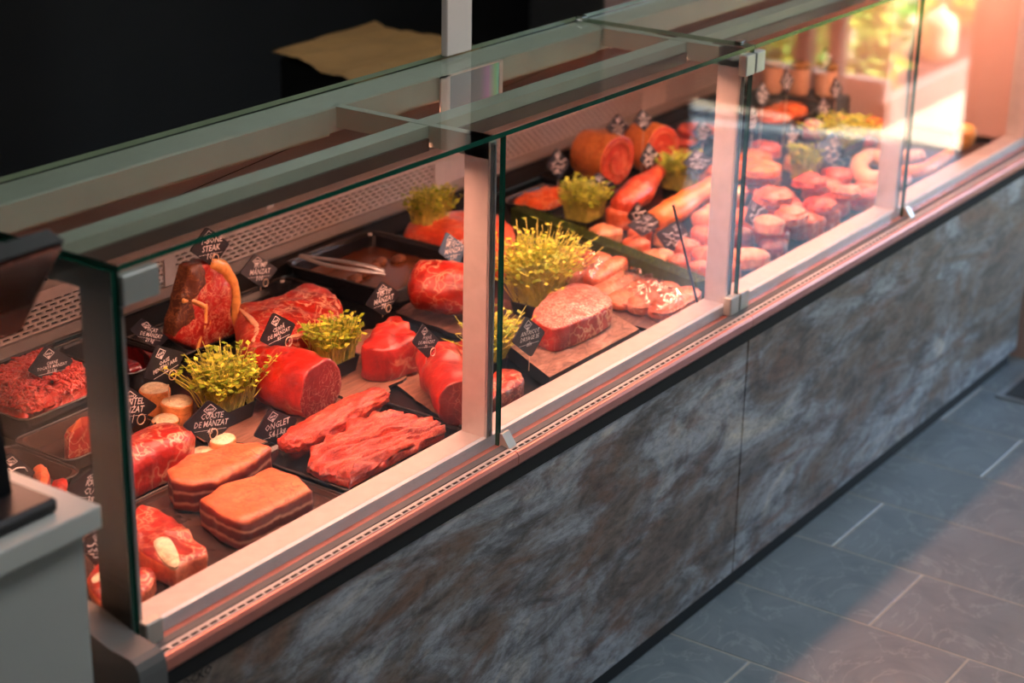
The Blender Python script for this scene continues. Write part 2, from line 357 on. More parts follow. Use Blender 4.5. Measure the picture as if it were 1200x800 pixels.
def loft_mesh(path, rad, n=28, amp=.003, freq=25, seed=0, flat=1., cap=(0, 0), sub=6, round_ends=(True, True), body_mi=0, zmin=None, fib=False):
    """rounded body along a path, radii per point; cap = material of the end faces"""
    P = [np.array(p, float) for p in path]; k = len(P); Q = []; R = []
    for i in range(k-1):
        a, b, c, d = P[max(i-1, 0)], P[i], P[i+1], P[min(i+2, k-1)]
        for t in np.linspace(0, 1, sub, endpoint=False):
            Q.append(.5*(2*b+(c-a)*t+(2*a-5*b+4*c-d)*t*t+(3*b-a-3*c+d)*t**3)); R.append(rad[i]*(1-t)+rad[i+1]*t)
    Q.append(P[-1]); R.append(rad[-1]); rs = []; mis = []
    T = [Q[min(i+1, len(Q)-1)]-Q[max(i-1, 0)] for i in range(len(Q))]; T = [t/np.linalg.norm(t) for t in T]
    seq = []
    for e in (.25, .6, .88):
        if round_ends[0]: seq.append((Q[0]-T[0]*R[0]*.55*(1-e), T[0], R[0]*math.sin(e*math.pi/2), body_mi))
    if not round_ends[0]: seq += [(Q[0], T[0], R[0]*.5, cap[0]), (Q[0], T[0], R[0]*.9, cap[0])]
    for q, t, r in zip(Q, T, R): seq.append((q, t, r, body_mi))
    if round_ends[1]:
        for e in (.88, .6, .25): seq.append((Q[-1]+T[-1]*R[-1]*.55*(1-e), T[-1], R[-1]*math.sin(e*math.pi/2), body_mi))
    else: seq += [(Q[-1], T[-1], R[-1]*.9, cap[1]), (Q[-1], T[-1], R[-1]*.5, cap[1])]
    for j, (q, t, r, mi) in enumerate(seq):
        u = np.array((0, 0, 1.)) if abs(t[2]) < .9 else np.array((1., 0, 0))
        a = np.cross(t, u); a /= np.linalg.norm(a); b = np.cross(a, t); ring = []
        for i in range(n):
            an = 2*math.pi*i/n; d = a*math.cos(an)+b*math.sin(an)*flat; p = q+d*r
            if fib: nn = noise.noise(Vector((an*3.2, j*.35, seed)))+.5*noise.noise(Vector((an*7, j*.5, seed+9)))
            else: nn = nz(p, freq, seed)+.4*nz(p, freq*2.5, seed+5)
            p = p+d*nn*amp
            if zmin is not None: p[2] = max(p[2], zmin)
            ring.append(p)
        rs.append(ring); mis.append(mi)
    mb = MB(); m = [mis[j+1] if (mis[j+1] != body_mi and j >= len(seq)//2) else mis[j] for j in range(len(seq)-1)]
    mb.rings(rs, m, True, True, m0=cap[0] if not round_ends[0] else body_mi, m1=cap[1] if not round_ends[1] else body_mi); return mb
def pxo(pts, z):
    o = [at(x, y, z=z) for x, y in pts]; return [(p.x, min(max(p.y, .118), .958)) for p in o]

# ------------------------------------------------------------------ constants of the case
XP = [0., .919, 1.829, 2.727, 3.64]; YG = .04; ZG0, ZG1 = .70, 1.30; XE = 3.64
DK = .69
# ------------------------------------------------------------------ the room
fl = MB(); fl.box(-4.5, 5.9, -3.6, 3.4, -.06, -.0014); floor = struct('floor', fl, 'grout')
TW, TL = .305, .6255
tile_me = None
for k in range(-12, 15):
    x0 = 1.584+TW*k
    yj = (-.568+.241*k) % TL
    for j in range(-6, 1):
        y0 = yj+j*TL-.0
        if y0 > .03 or y0+TL < -3.5: continue
        if x0+TW > 5.9: continue
        if tile_me is None:
            t = MB(); g = .003; t.bevbox(g, TW-g, g, TL-g, -.006, .0, .0012); o = t.build('floor_tile', 'slate_tile', floor, local=True); tile_me = o.data
        else:
            o = bpy.data.objects.new('floor_tile', tile_me); COL.objects.link(o); o.parent = floor
        o.location = (x0, y0, 0)
mb = MB(); mb.box(-4.5, 5.9, 3.4, 3.5, 0, 2.9); struct('wall_back', mb, 'wall_dark')
mb = MB(); mb.box(-4.6, -4.5, -3.7, 3.5, 0, 2.9); struct('wall_left', mb, 'wall_grey')
mb = MB(); mb.box(-4.6, 6.0, -3.7, 3.5, 2.9, 3.0); struct('ceiling', mb, 'ceiling_paint')
# front wall (behind the camera)
mb = MB(); mb.box(-4.5, 5.9, -3.7, -3.6, 0, 2.9); struct('wall_front', mb, 'wall_grey')
# storefront end with a tall opening to the street on the customers' side
mb = MB(); mb.box(5.9, 6.0, -.98, 3.5, 0, 2.9); mb.box(5.9, 6.0, -3.7, -.98, 2.45, 2.9); mb.box(5.9, 6.0, -3.7, -3.3, 0, 2.45)
struct('wall_right', mb, 'wall_grey')
mb = MB()
for y in (-3.3, -1.86, -1.70, -1.04): mb.box(5.9, 5.98, y, y+.06, 0, 2.45)
mb.box(5.9, 5.98, -3.3, -.98, 2.38, 2.45)
struct('window_1', mb, 'frame_brown')
# partition wall at the far end of the counter (pinkish boards)
mb = MB(); mb.box(3.72, 3.80, -.02, 1.6, 0, 2.2); ew = struct('wall_end', mb, 'end_wall')
for z in (.70, .92, 1.14, 1.36):
    for y in (.0, .34, .68):
        b = MB(); b.bevbox(3.70, 3.72, y+.004, y+.336, z+.004, z+.216, .004); b.build('wall_panel', 'end_wall', ew)
# unseen ceiling panels, added to brighten the beams, floor and work table
for x, y, e, lab in ((.4, -.9, 14., 'added square light panel above the near aisle'), (2.6, -.9, 15., 'added square light panel above the far aisle'), (2.4, 1.7, 9., 'added square light panel above the work table')):
    ro = root('added_ceiling_light', lab, 'added ceiling light', (x, y, 2.9))
    mb = MB(); mb.box(x-.31, x+.31, y-.31, y+.31, 2.86, 2.9); mb.build('light_frame', 'desk_white', ro)
    m_, nt_, bs_ = base_mat('panel_glow'); bs_.inputs['Emission Color'].default_value = (.93, .96, 1, 1); bs_.inputs['Emission Strength'].default_value = e
    mb = MB(); mb.box(x-.29, x+.29, y-.29, y+.29, 2.855, 2.861); mb.build('light_diffuser', 'panel_glow', ro)
# tall dark cabinet across the aisle, seen only as the dark part of the reflections
cb = root('aisle_cabinet', 'tall dark cabinet across the aisle from the display case', 'cabinet', (2.4, -1.9, 0))
mb = MB(); mb.box(.3, 4.6, -2.2, -1.66, 0, 2.1); mb.build('cabinet_body', 'wall_dark', cb)
for k in range(6):
    mb = MB(); mb.bevbox(.31+k*.715, .31+k*.715+.70, -1.66, -1.64, .06, 2.08, .004); d_ = mb.build('cabinet_door', 'wall_dark', cb)
    mb = MB(); mb.box(.95+k*.715, .965+k*.715, -1.64, -1.62, .9, 1.2); mb.build('handle', 'alu_dark', d_)
# ------------------------------------------------------------------ street seen in the glass
mb = MB(); mb.box(6.0, 17, -9, 1.5, -.12, -.02)
tag(struct('pavement', mb, 'pavement'), kind='structure')
pl = root('street_planter', 'low dark planter of shrubs and rubble stones on the sunny pavement outside', 'planter', (7.2, -2.5, -.02))
mb = MB(); mb.box(6.1, 9.6, -1.58, -1.50, -.02, .10); mb.box(6.1, 9.6, -3.3, -3.22, -.02, .2); mb.box(6.1, 6.18, -3.3, -1.50, -.02, .2); mb.box(9.52, 9.6, -3.3, -1.50, -.02, .2)
mb.build('kerb', 'planter', pl)
mb = MB(); mb.box(6.18, 9.52, -3.22, -1.58, -.02, .09); mb.build('soil_bed', 'soil', pl)
mb = MB()
for i in range(5200):
    cx, cyy = random.uniform(6.2, 9.4), random.uniform(-3.1, -1.56)
    if nz((cx, cyy, 0), 1.6, 3) < -.05: continue
    p = Vector((cx, cyy, .09+random.random()**1.3*.5)); d = Vector((random.gauss(0, 1), random.gauss(0, 1), random.gauss(0, 1))).normalized()*.05; e = Vector((random.gauss(0, 1), random.gauss(0, 1), random.gauss(0, 1))).normalized()*.028
    mb.add([p-d, p+e, p+d, p-e], [(0, 1, 2, 3)], random.choice((0, 0, 1)))
mb.build('shrub_foliage', ['leaf_garden', 'leaf_b'], pl, kind='stuff')
for i in range(26):
    c = (random.uniform(6.4, 9.0), random.uniform(-2.7, -1.7)); r = random.uniform(.06, .13)
    mb = slab_mesh([(c[0]+r*math.cos(t), c[1]+r*math.sin(t)*.8) for t in np.linspace(0, 6.28, 7)[:-1]], .09, .12+r*2.2, r*.7, .012, 9, i, .02, n=20)
    mb.build('rubble_stone', 'rubble', pl, True)
# ------------------------------------------------------------------ refrigerated display case
case = root('display_case', 'long glass butcher display case with rusty stone-look front and steel sill', 'display case', (XE/2, .5, 0))
def part(name, mb, mat, parent=case, smooth=False, **kw): return mb.build(name, mat, parent, smooth, **kw)
for a, b in ((0.004, 1.827), (1.831, XE)):
    mb = MB(); mb.bevbox(a, b, 0, .03, .055, .6425, .002); part('stone_panel', mb, 'rust_stone')
mb = MB(); mb.box(0, XE, .02, .95, 0, .055); part('plinth', mb, 'black_rubber')
mb = MB(); mb.box(0, XE, .03, 1.05, .06, .64); part('carcass', mb, 'end_grey')
mb = MB(); mb.box(0.0, XE, -.003, .06, .643, .6735); part('black_strip', mb, 'void')
# bumper: face + rolled edge
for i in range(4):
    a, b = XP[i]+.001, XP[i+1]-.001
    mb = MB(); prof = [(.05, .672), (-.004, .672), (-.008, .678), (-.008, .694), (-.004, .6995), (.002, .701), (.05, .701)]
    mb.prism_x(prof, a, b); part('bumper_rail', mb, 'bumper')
# slotted strip: thin raised strip broken by slots over a dark groove
mb = MB(); mb.box(0.01, XE, .0032, .0102, .7008, .7013); part('slot_groove', mb, 'void')
mb = MB(); x = .012; 
while x < XE-.02: mb.box(x, x+.005, .003, .0105, .7008, .7022); x += .0205
mb.box(.01, XE, .001, .0034, .7008, .7022); mb.box(.01, XE, .0100, .0165, .7008, .7022)
part('slot_strip', mb, 'steel_matte')
mb = MB(); mb.prism_x([(.018, .70), (.030, .70), (.030, .706), (.018, .7035)], .0, XE); part('glass_channel_lip', mb, 'channel_grey')
mb = MB(); mb.prism_x([(.048, .698), (.050, .722), (.056, .7245), (.06, .722), (.06, .698)], 0, XE); part('sill_edge', mb, 'sill_silver')
mb = MB(); mb.prism_x([(.06, .700), (.06, .7225), (.109, .7225), (.112, .720), (.112, .670), (.104, .670)], 0, XE); part('sill', mb, 'steel_matte')
mb = MB(); mb.box(0, XE, .10, 1.0, .65, DK-.0005); part('deck', mb, 'black_plastic')
# liner sheets on the deck
# rear: ledge, perforated plates, vent grille, slanted top
YB = 1.0
mb = MB(); mb.prism_x([(YB-.012, .700), (YB-.012, .772), (YB+.03, .772), (YB+.03, .700)], 0, XE)
part('rear_riser', mb, 'vent_dark')
mb = MB(); mb.prism_x([(YB-.03, .757), (YB-.034, .765), (YB-.012, .776), (YB+.01, .776), (YB+.01, .757)], 0, XE); part('rear_ledge', mb, 'steel')
mb = MB(); mb.box(0, XE, YB+.012, YB+.03, .77, 1.0); part('plenum', mb, 'void')
def perforated(x0, x1, z0, z1, rows, name='perforated_plate'):
    mb = MB(); mg = .018; zz = (z1-z0)/(rows); bar = zz*.42
    mb.box(x0, x0+mg, YB-.006, YB, z0, z1); mb.box(x1-mg, x1, YB-.006, YB, z0, z1)
    for r in range(rows+1):
        mb.box(x0, x1, YB-.006, YB, z0+r*zz-bar/2, z0+r*zz+bar/2)
    for r in range(rows):
        x = x0+mg+(.0125 if r % 2 else 0)
        while x < x1-mg-.006: mb.box(x, x+.006, YB-.0055, YB-.0002, z0+r*zz+bar/2, z0+(r+1)*zz-bar/2); x += .025
    part(name, mb, 'steel_matte')
xs = [0.02, 1.03, 2.04, 3.05, 3.63]
for i in range(4): perforated(xs[i]+.002, xs[i+1]-.002, .781, .842, 6)
for x in xs[1:-1]:
    mb = MB(); jw = .016 if x < 1.1 else .07; mb.box(x-jw, x+jw, YB-.008, YB-.0062, .778, .845); part('plate_joint', mb, 'steel_matte')
mb = MB(); mb.prism_x([(YB-.006, .844), (YB-.026, .848), (YB-.03, .874), (YB+.01, .880), (YB+.01, .844)], 0, XE); part('rear_rail', mb, 'steel_matte')
mb = MB(); x = .02
while x < XE-.02: mb.box(x, x+.004, YB-.004, YB+.01, .880, .904); x += .014
part('vent_fins', mb, 'alu_dark')
mb = MB(); mb.prism_x([(YB-.01, .904), (YB-.05, .908), (YB-.05, .93), (YB+.02, .96), (YB+.2, .96), (YB+.2, .90), (YB+.02, .90)], 0, XE); part('rear_shelf', mb, 'steel_matte')
for x in (.54, 1.35, 2.15, 2.95):
    mb = MB(); mb.box(x-.012, x+.012, YB-.012, YB-.004, .876, .906); part('vent_bracket', mb, 'steel_matte')
# sliding rear doors, slanted dark glass
for i in range(4):
    a, b = XP[i]+.01, XP[i+1]-.01
    mb = MB(); mb.prism_x([(.466, 1.222), (.48, 1.233), (.99, .975), (.985, .962)], a, b); part('rear_door', mb, 'door_dark')
# top frame: rear beam, middle beam, cross rails, posts
mb = MB(); mb.prism_x([(.40, 1.247), (.40, 1.292), (.405, 1.294), (.485, 1.294), (.485, 1.235), (.478, 1.235), (.478, 1.247)], 0, XE); part('rear_beam', mb, 'rail_paint')
mb = MB(); mb.prism_x([(.187, 1.272), (.187, 1.293), (.228, 1.293), (.228, 1.272)], 0, XE); part('middle_beam', mb, 'rail_paint')
for i, x in enumerate(XP):
    dark = i == 0; mt = 'alu_dark' if dark else 'rail_paint'
    xa, xb = (x+.004, x+.024) if i == 0 else (x-.024, x-.004)
    mb = MB(); mb.box(xa, xb, .052, .41, 1.255, 1.294); part('cross_rail', mb, mt)
    mb = MB(); d = .062 if dark else .052
    mb.box(xa, xb, .054, .054+d, .722, 1.294); p = part('post', mb, 'alu_dark' if dark else 'steel_matte')
    mb = MB(); mb.box(xa+.001, xb-.001, .0495, .054, .722, 1.285); mb.build('post_face', 'alu', p)
    mb = MB(); mb.box(xa+.008, xb-.008, .047, .0497, .724, 1.28); mb.build('gasket', 'end_grey', p)
# far posts read pinkish steel; lamps under the middle beam
for i in range(4):
    a, b = XP[i]+.03, XP[i+1]-.03
    mb = MB(); mb.prism_x([(.180, 1.272), (.180, 1.250), (.183, 1.250), (.186, 1.262), (.230, 1.262), (.233, 1.250), (.236, 1.250), (.236, 1.272)], a, b); hs = part('lamp_housing', mb, 'housing_brown')
    mb = MB(); mb.box(a+.02, b-.02, .190, .226, 1.2565, 1.2615); mb.build('lamp_tube', 'lamp_glow', hs)
    mb = MB(); mb.prism_x([(.412, 1.2468), (.412, 1.2375), (.415, 1.2375), (.418, 1.2445), (.474, 1.2445), (.474, 1.2468)], a, b); hs = part('rear_lamp_housing', mb, 'rail_paint')
    mb = MB(); mb.box(a+.02, b-.02, .425, .465, 1.2395, 1.2440); mb.build('lamp_tube', 'lamp_glow_rear', hs)
# glass: front panes, top panes, end panes with green polished edges
def pane(name, x0, x1, y0, y1, z0, z1, mat, edges):
    mb = MB(); mb.box(x0, x1, y0, y1, z0, z1); p = part(name, mb, mat)
    for e in edges:
        m2 = MB(); m2.box(*e); m2.build('glass_edge', 'glass_edge', p)
for i in range(4):
    a, b = XP[i]+.0025, XP[i+1]-.0025
    pane('front_pane', a, b, YG-.004, YG+.004, .7025, 1.2955, 'front_glass',
         [(a-.0008, a+.0004, YG-.0042, YG+.0042, .703, 1.295), (b-.0004, b+.0008, YG-.0042, YG+.0042, .703, 1.295)])
for a2, b2 in ((.002, 1.827), (1.831, XE-.002)):
    mb = MB(); mb.box(a2, b2, YG-.006, .487, 1.2965, 1.3045); p = part('top_pane', mb, 'top_glass')
    for e, mt in (((a2, b2, YG-.0068, YG-.0058, 1.2962, 1.3048), 'glass_edge'), ((a2-.0008, a2+.0002, YG-.006, .487, 1.2965, 1.3045), 'glass_edge' if a2 < 1 else 'glass_edge_pale'), ((b2-.0002, b2+.0008, YG-.006, .487, 1.2965, 1.3045), 'glass_edge_pale'), ((a2, b2, .4868, .4876, 1.2963, 1.3047), 'glass_edge_pale')):
        m2 = MB(); m2.box(*e); m2.build('glass_edge', mt, p)
pane('end_pane', -.006, .002, YG, .96, .74, 1.2955, 'front_glass', [(-.0062, .0022, YG-.001, YG+.0005, .72, 1.2955), (-.0062, .0022, YG, .487, 1.2952, 1.2962)])
mb = MB(); mb.bevbox(XE-.002, XE+.06, .10, 1.0, .70, 1.29, .004); part('far_end_panel', mb, 'end_wall')
# moulded near end panel
prof = [(-.03, .06), (-.03, .705), (-.028, .717), (-.022, .727), (-.012, .732), (.03, .736), (.10, .756), (.4, .79), (1.02, .80), (1.02, .06)]
mb = MB(); mb.prism_x(prof, -.062, -.008); part('near_end_panel', mb, 'end_grey')
# corner plate, glass clips, clamps
def clamp(name, x0, x1, z0, z1, y0=YG-.012, y1=YG+.008):
    mb = MB(); mb.bevbox(x0, x1, y0, y1, z0, z1, .002); part(name, mb, 'clamp_steel')
clamp('corner_plate', .004, .075, 1.243, 1.289)
clamp('glass_clamp', 1.829-.042, 1.829-.003, 1.243, 1.288); clamp('glass_clamp', 1.829+.003, 1.829+.042, 1.243, 1.288)
clamp('glass_clamp', 1.829-.042, 1.829-.003, .703, .745); clamp('glass_clamp', 1.829+.003, 1.829+.042, .703, .745)
clamp('glass_clamp', .01, .045, .703, .742)
for x in (XP[1], XP[3]):
    mb = MB(); mb.prism_x([(.012, .703), (.030, .728), (.035, .728), (.035, .703)], x-.002, x+.022); part('glass_clip', mb, 'clamp_steel')
for x in (XP[2], XP[3]):
    for y in (.07, .47):
        mb = MB(); mb.bevbox(x-.012, x+.012, y-.008, y+.008, 1.3045, 1.309, .002); part('top_clip', mb, 'chrome')
mb = MB(); mb.tube([(-.006, .22, 1.262), (-.016, .22, 1.262)], .009, 12); part('frame_bolt', mb, 'chrome')
# small lettering at the near end of the stone
def text_mesh(s, size, shear=0, spacing=1.0, line=1.0, align='CENTER'):
    cu = bpy.data.curves.new('txt', 'FONT'); cu.body = s; cu.size = size; cu.shear = shear; cu.align_x = align; cu.align_y = 'CENTER'
    cu.space_line = line; cu.space_character = spacing; cu.resolution_u = 1; cu.offset = size*.012
    ob = bpy.data.objects.new('txt', cu); COL.objects.link(ob); me = bpy.data.meshes.new_from_object(ob)
    bpy.data.objects.remove(ob); bpy.data.curves.remove(cu); return me
me = text_mesh('OCKO', .022); me.materials.append(MATS['black_rubber'])
lo = bpy.data.objects.new('front_lettering', me); COL.objects.link(lo); lo.parent = case
lp = at(231, 793, Y=-.0006); lo.location = lp-wloc(case); lo.rotation_euler = (math.pi/2, 0, 0)

# ------------------------------------------------------------------ signs
def sign(L, T, R, B, Y, lines, label, mat='card_black', ring=None, post=None, lean=.0, cat='price sign', base=None, clip=None):
    l, t, r, b = [at(*p, Y=Y) for p in (L, T, R, B)]
    c = (l+t+r+b)/4; e1 = (r-l); hw = e1.length/2; e1.normalize(); e3 = (t-b); e3 -= e1*e3.dot(e1); hh = e3.length/2; e3.normalize()
    n = e3.cross(e1)   # +y-ish
    ro = root('price_sign', label, cat, c)
    ro.rotation_mode = 'QUATERNION'; ro.rotation_quaternion = Matrix((e1, n, e3)).transposed().to_quaternion()
    sk = (((t-b)/2).dot(e1))                           # skew of the card's long diagonal
    P = [(-hw, 0), (sk, hh), (hw, 0), (-sk, -hh)]; O = []
    for i in range(4):
        p, a, d = np.array(P[i]), np.array(P[i-1]), np.array(P[(i+1) % 4]); q = .1
        for tt in (0, .33, .67, 1):
            A = p+(a-p)*q; D = p+(d-p)*q; O.append(A*(1-tt)**2+2*p*tt*(1-tt)+D*tt*tt)
    mb = MB(); mb.rings([[(x, .0012, z) for x, z in O], [(x, -.0012, z) for x, z in O]]); mb.build('card', mat, ro, local=True)
    s = min(hw, hh)
    # diamond logo in the upper corner
    lg = MB(); cx, cz, a_, b_ = sk*.52, hh*.56, hw*.25, hh*.25
    for k in (1., .8):
        pass
    D = [(cx-a_, cz), (cx, cz+b_), (cx+a_, cz), (cx, cz-b_)]; I = [(cx+(x-cx)*.84, cz+(z-cz)*.84) for x, z in D]
    for i in range(4):
        j = (i+1) % 4; lg.add([(D[i][0], -.0016, D[i][1]), (D[j][0], -.0016, D[j][1]), (I[j][0], -.0016, I[j][1]), (I[i][0], -.0016, I[i][1])], [(0, 1, 2, 3)])
    for k in range(5):
        x0 = cx-a_*.55+k*a_*.24; lg.box(x0, x0+a_*.13, -.0017, -.0015, cz-b_*.16, cz+b_*.2)
    lg.add([(cx-a_*.35, -.0016, cz-b_*.35), (cx+a_*.35, -.0016, cz-b_*.35), (cx, -.0016, cz-b_*.9)], [(0, 1, 2)])
    lg.build('logo', 'chalk', ro, local=True)
    if lines:
        n_ = len(lines); big = max(len(q) for q in lines)
        size = min(hh*.40, 2.0*hw*.86/big*1.15)
        me = text_mesh('\n'.join(lines), size, .12, 1.0, .92)
        me.transform(Matrix.Translation((-sk*.12, 0, 0)) @ Matrix.Rotation(math.pi/2, 4, 'X') @ Matrix.Translation((0, -hh*.06, .0019)))
        me.materials.append(MATS['chalk']); o = bpy.data.objects.new('lettering', me); COL.objects.link(o); o.parent = ro
    else:
        sc = MB(); rnd = random.Random(int(L[0]*13+L[1]))
        for row in range(3):
            z0 = hh*(.16-.3*row); w_ = hw*(.62-.16*row); pts = []
            k = 9
            for q in range(k): pts.append((-w_+2*w_*q/(k-1)+rnd.uniform(-1, 1)*hw*.04, -.0017, z0+rnd.choice((-1, 1))*hh*.085+rnd.uniform(-1, 1)*hh*.03))
            sc.tube(pts, s*.035, 3)
        sc.build('chalk_marks', 'chalk', ro, local=True)
    ln = MB(); ln.box(-hw*.55, hw*.62, -.0015, -.0012, -hh*.34, -hh*.325); ln.build('chalk_line', 'chalk', ro, local=True)
    if ring is not None:
        rp = at(*ring[:2], Y=Y-.003)-c; rr = ring[2]/620.; inv = ro.rotation_quaternion.inverted(); rl = inv @ rp
        mb = MB(); mb.tube([(rl.x+rr*math.cos(t), -.004, rl.z+rr*math.sin(t)) for t in np.linspace(0, 2*math.pi, 20, endpoint=False)], .0011, 6, closed=True); mb.build('clip_ring', 'ring_wire', ro, True, local=True)
    if clip is not None:
        cl = ro.rotation_quaternion.inverted() @ (at(*clip, Y=Y-.004)-c); mb = MB(); mb.bevbox(cl.x-.009, cl.x+.009, -.007, .003, cl.z-.006, cl.z+.006, .001); mb.build('clip', 'white_clip', ro, local=True)
    # pin down to what carries it
    zb = DK if base is None else base
    pb = Vector((b.x, b.y, b.z)); q0 = ro.rotation_quaternion.inverted() @ (pb-c+(Vector((c.x, c.y, c.z))-pb)*.12); q1 = ro.rotation_quaternion.inverted() @ (Vector((b.x, b.y+.004, min(zb, b.z-.004)))-c)
    mb = MB(); mb.tube([(q0.x, .002, q0.z), tuple(q1)], .0012, 5); mb.build('pin', 'ring_wire', ro, local=True)
    return ro

# ------------------------------------------------------------------ trays and boards
def rrect(x0, x1, y0, y1, r, z, k=4):
    o = []
    for cx, cy_, a in ((x1-r, y0+r, -90), (x1-r, y1-r, 0), (x0+r, y1-r, 90), (x0+r, y0+r, 180)):
        for t in range(k+1): an = math.radians(a+90*t/k); o.append((cx+r*math.cos(an), cy_+r*math.sin(an), z))
    return o
def tray(label, x0, x1, y0, y1, h, mat='tray_black', rim='tray_rim', z0=DK, r=.025, group=None, ribs=False):
    ro = root('food_tray', label, 'tray', ((x0+x1)/2, (y0+y1)/2, z0), group)
    i = .016; mb = MB()
    mb.rings([rrect(x0+i, x1-i, y0+i, y1-i, r, z0), rrect(x0+.006, x1-.006, y0+.006, y1-.006, r, z0+h-.004), rrect(x0, x1, y0, y1, r, z0+h), rrect(x0+.008, x1-.008, y0+.008, y1-.008, r, z0+h),
              rrect(x0+.011, x1-.011, y0+.011, y1-.011, r*.9, z0+h-.006), rrect(x0+i+.004, x1-i-.004, y0+i+.004, y1-i-.004, r*.8, z0+.004)], 0, True, True)
    mb.build('tray_body', mat, ro)
    mb = MB(); mb.tube(rrect(x0+.001, x1-.001, y0+.001, y1-.001, r, z0+h+.001), .0022, 5, closed=True); mb.build('rim', rim, ro, True)
    return ro
def board(name, label, px, z1, th, mat, cat='board', rag=.004, seed=1, smooth=False, under=None):
    O = [np.array(p) for p in pxo(px, z1)]; out = []
    k = len(O)
    for i in range(k):
        a, b = O[i], O[(i+1) % k]; m = max(2, int(np.linalg.norm(b-a)/.02))
        for t in range(m):
            p = a+(b-a)*t/m; nrm = np.array((-(b-a)[1], (b-a)[0])); nrm = nrm/np.linalg.norm(nrm)
            out.append(p+nrm*rag*(nz((p[0], p[1], 0), 22, seed)+.6*nz((p[0], p[1], 1), 60, seed)))
    area = sum(out[i][0]*out[(i+1) % len(out)][1]-out[(i+1) % len(out)][0]*out[i][1] for i in range(len(out)))
    if area < 0: out = out[::-1]
    mb = MB(); mb.rings([[(p[0], p[1], z1-th) for p in out], [(p[0], p[1], z1) for p in out]], 0, True, True)
    n = len(out); mb2 = MB(); mb2.v = mb.v[:2*n]; mb2.f = mb.f[:n]+[tuple(range(n-1, -1, -1)), tuple(range(n, 2*n))]; mb2.m = [1]*n+[0, 0]
    return top(name, mb2, [mat, 'black_plastic'], label, cat)
T1 = tray('black tray heaped with minced beef', .392, .652, .732, .963, .055)
T2 = tray('deep black tray of dark sliced liver', .655, .800, .735, .963, .06)
T3 = tray('shallow black tray under the T-bone steak', .805, 1.36, .795, .963, .022)
T5 = tray('smoky plastic tray with two small meat scraps', .12, .352, .53, .72, .03, 'smoke_plastic', 'tray_rim')
T6 = tray('smoky plastic tray under the fatty brisket piece', .358, .590, .578, .735, .03, 'smoke_plastic', 'tray_rim')
T7 = tray('long black tray holding the two onglet slabs', .597, .945, .115, .385, .014)
T8 = tray('steel-rimmed flat tray beneath the ribs and shank slices', .06, .59, .116, .408, .008, 'smoke_plastic', 'tray_rim')
def tray_px(label, F, Rr, Lf, h, z0=DK, **kw):
    """tray from the photo pixels of its front-left(F), right and back-left rim corners"""
    f, r_, l = [at(*p, z=z0+h) for p in (F, Rr, Lf)]
    x0, x1 = sorted((f.x, r_.x)); y0, y1 = sorted((f.y, l.y)); y1 = min(y1, .962)
    return tray(label, x0, x1, y0, y1, h, z0=z0, **kw), (x0, x1, y0, y1)
T4, (mx0, mx1, my0, my1) = tray_px('large black tray of brown marinade with tongs across it', (460, 344), (518, 290), (346, 298), .055)
# liner boards
board('liner_board', 'brown wood-print liner board under the round roast', [(232, 512), (300, 448), (338, 405), (440, 385), (470, 420), (420, 455), (368, 496), (300, 524)], DK+.006, .006, 'board_brown', rag=.016)
board('liner_board', 'brown wood-print liner board under the tri-tip roast', [(372, 440), (425, 400), (492, 392), (494, 425), (440, 470), (415, 478)], DK+.012, .006, 'board_brown', rag=.016, seed=4)
board('liner_board', 'dark wood-print slate board under the shiny netted roast', [(462, 366), (505, 338), (598, 352), (620, 385), (560, 400)], DK+.012, .012, 'board_slate', rag=.006, seed=6)
board('liner_board', 'flat brown board beneath the beef fillet', [(462, 448), (494, 425), (560, 425), (575, 478), (530, 500)], DK+.006, .006, 'board_brown', rag=.004, seed=8)
board('serving_board', 'marbled stone serving board under the dry-aged steak', [(588, 398), (651, 444), (752, 386), (693, 352)], DK+.036, .03, 'board_marble', rag=.0, seed=9)
board('serving_board', 'dark stone board beneath the glossy vacuum packs', [(668, 345), (700, 372), (770, 388), (818, 356), (740, 318), (690, 304)], DK+.008, .008, 'board_slate', rag=.003, seed=10)
# ------------------------------------------------------------------ minced beef
zt = DK+.05
ms = root('minced_beef', 'heap of bright red minced beef in strands', 'minced meat', (.522, .86, DK+.006))
mb = slab_mesh([(.43, .77), (.52, .765), (.615, .775), (.617, .86), (.612, .928), (.52, .932), (.43, .926), (.427, .86)], DK+.006, DK+.075, .04, .008, 30, 2, .012); mb.build('heap', 'mince_red', ms, True)
mb = MB(); rnd = random.Random(3)
for i in range(1500):
    x, y = rnd.uniform(.426, .618), rnd.uniform(.766, .934)
    e = min(x-.42, .626-x, y-.76, .942-y); z = DK+.045+.04*min(1, e/.035)+rnd.uniform(0, .006)+.008*nz((x, y, 0), 25, 2)
    a = rnd.uniform(0, 6.28); L = rnd.uniform(.008, .018); b = rnd.uniform(-.8, .8)
    pts = [(x+L*math.cos(a)*(q-.5)+.003*math.sin(q*3+i), y+L*math.sin(a)*(q-.5), z+b*L*(q-.5)+.003*math.sin(q*3.14)) for q in (0, .35, .7, 1)]
    mb.tube(pts, [.0022, .003, .003, .002], 5)
mb.build('mince_strands', 'mince_red', ms, True, kind='stuff')
# ------------------------------------------------------------------ liver
for i, (px, z) in enumerate([([(128, 425), (150, 402), (185, 400), (200, 418), (180, 440), (140, 446)], .752), ([(160, 398), (190, 386), (226, 406), (220, 425), (196, 428), (170, 412)], .748)]):
    xy = [(min(max(x, (.684, .732)[i]), (.722, .773)[i]), min(max(y, .762), .936)) for x, y in pxo(px, z)]
    top('liver_slice', slab_mesh(xy, DK+.005, z, .012, .003, 20, i), ['liver', 'liver'], ['wide dark red liver slice lying under the liver sign', 'smaller dark red liver slice beside the tray rim'][i], 'meat', smooth=True)
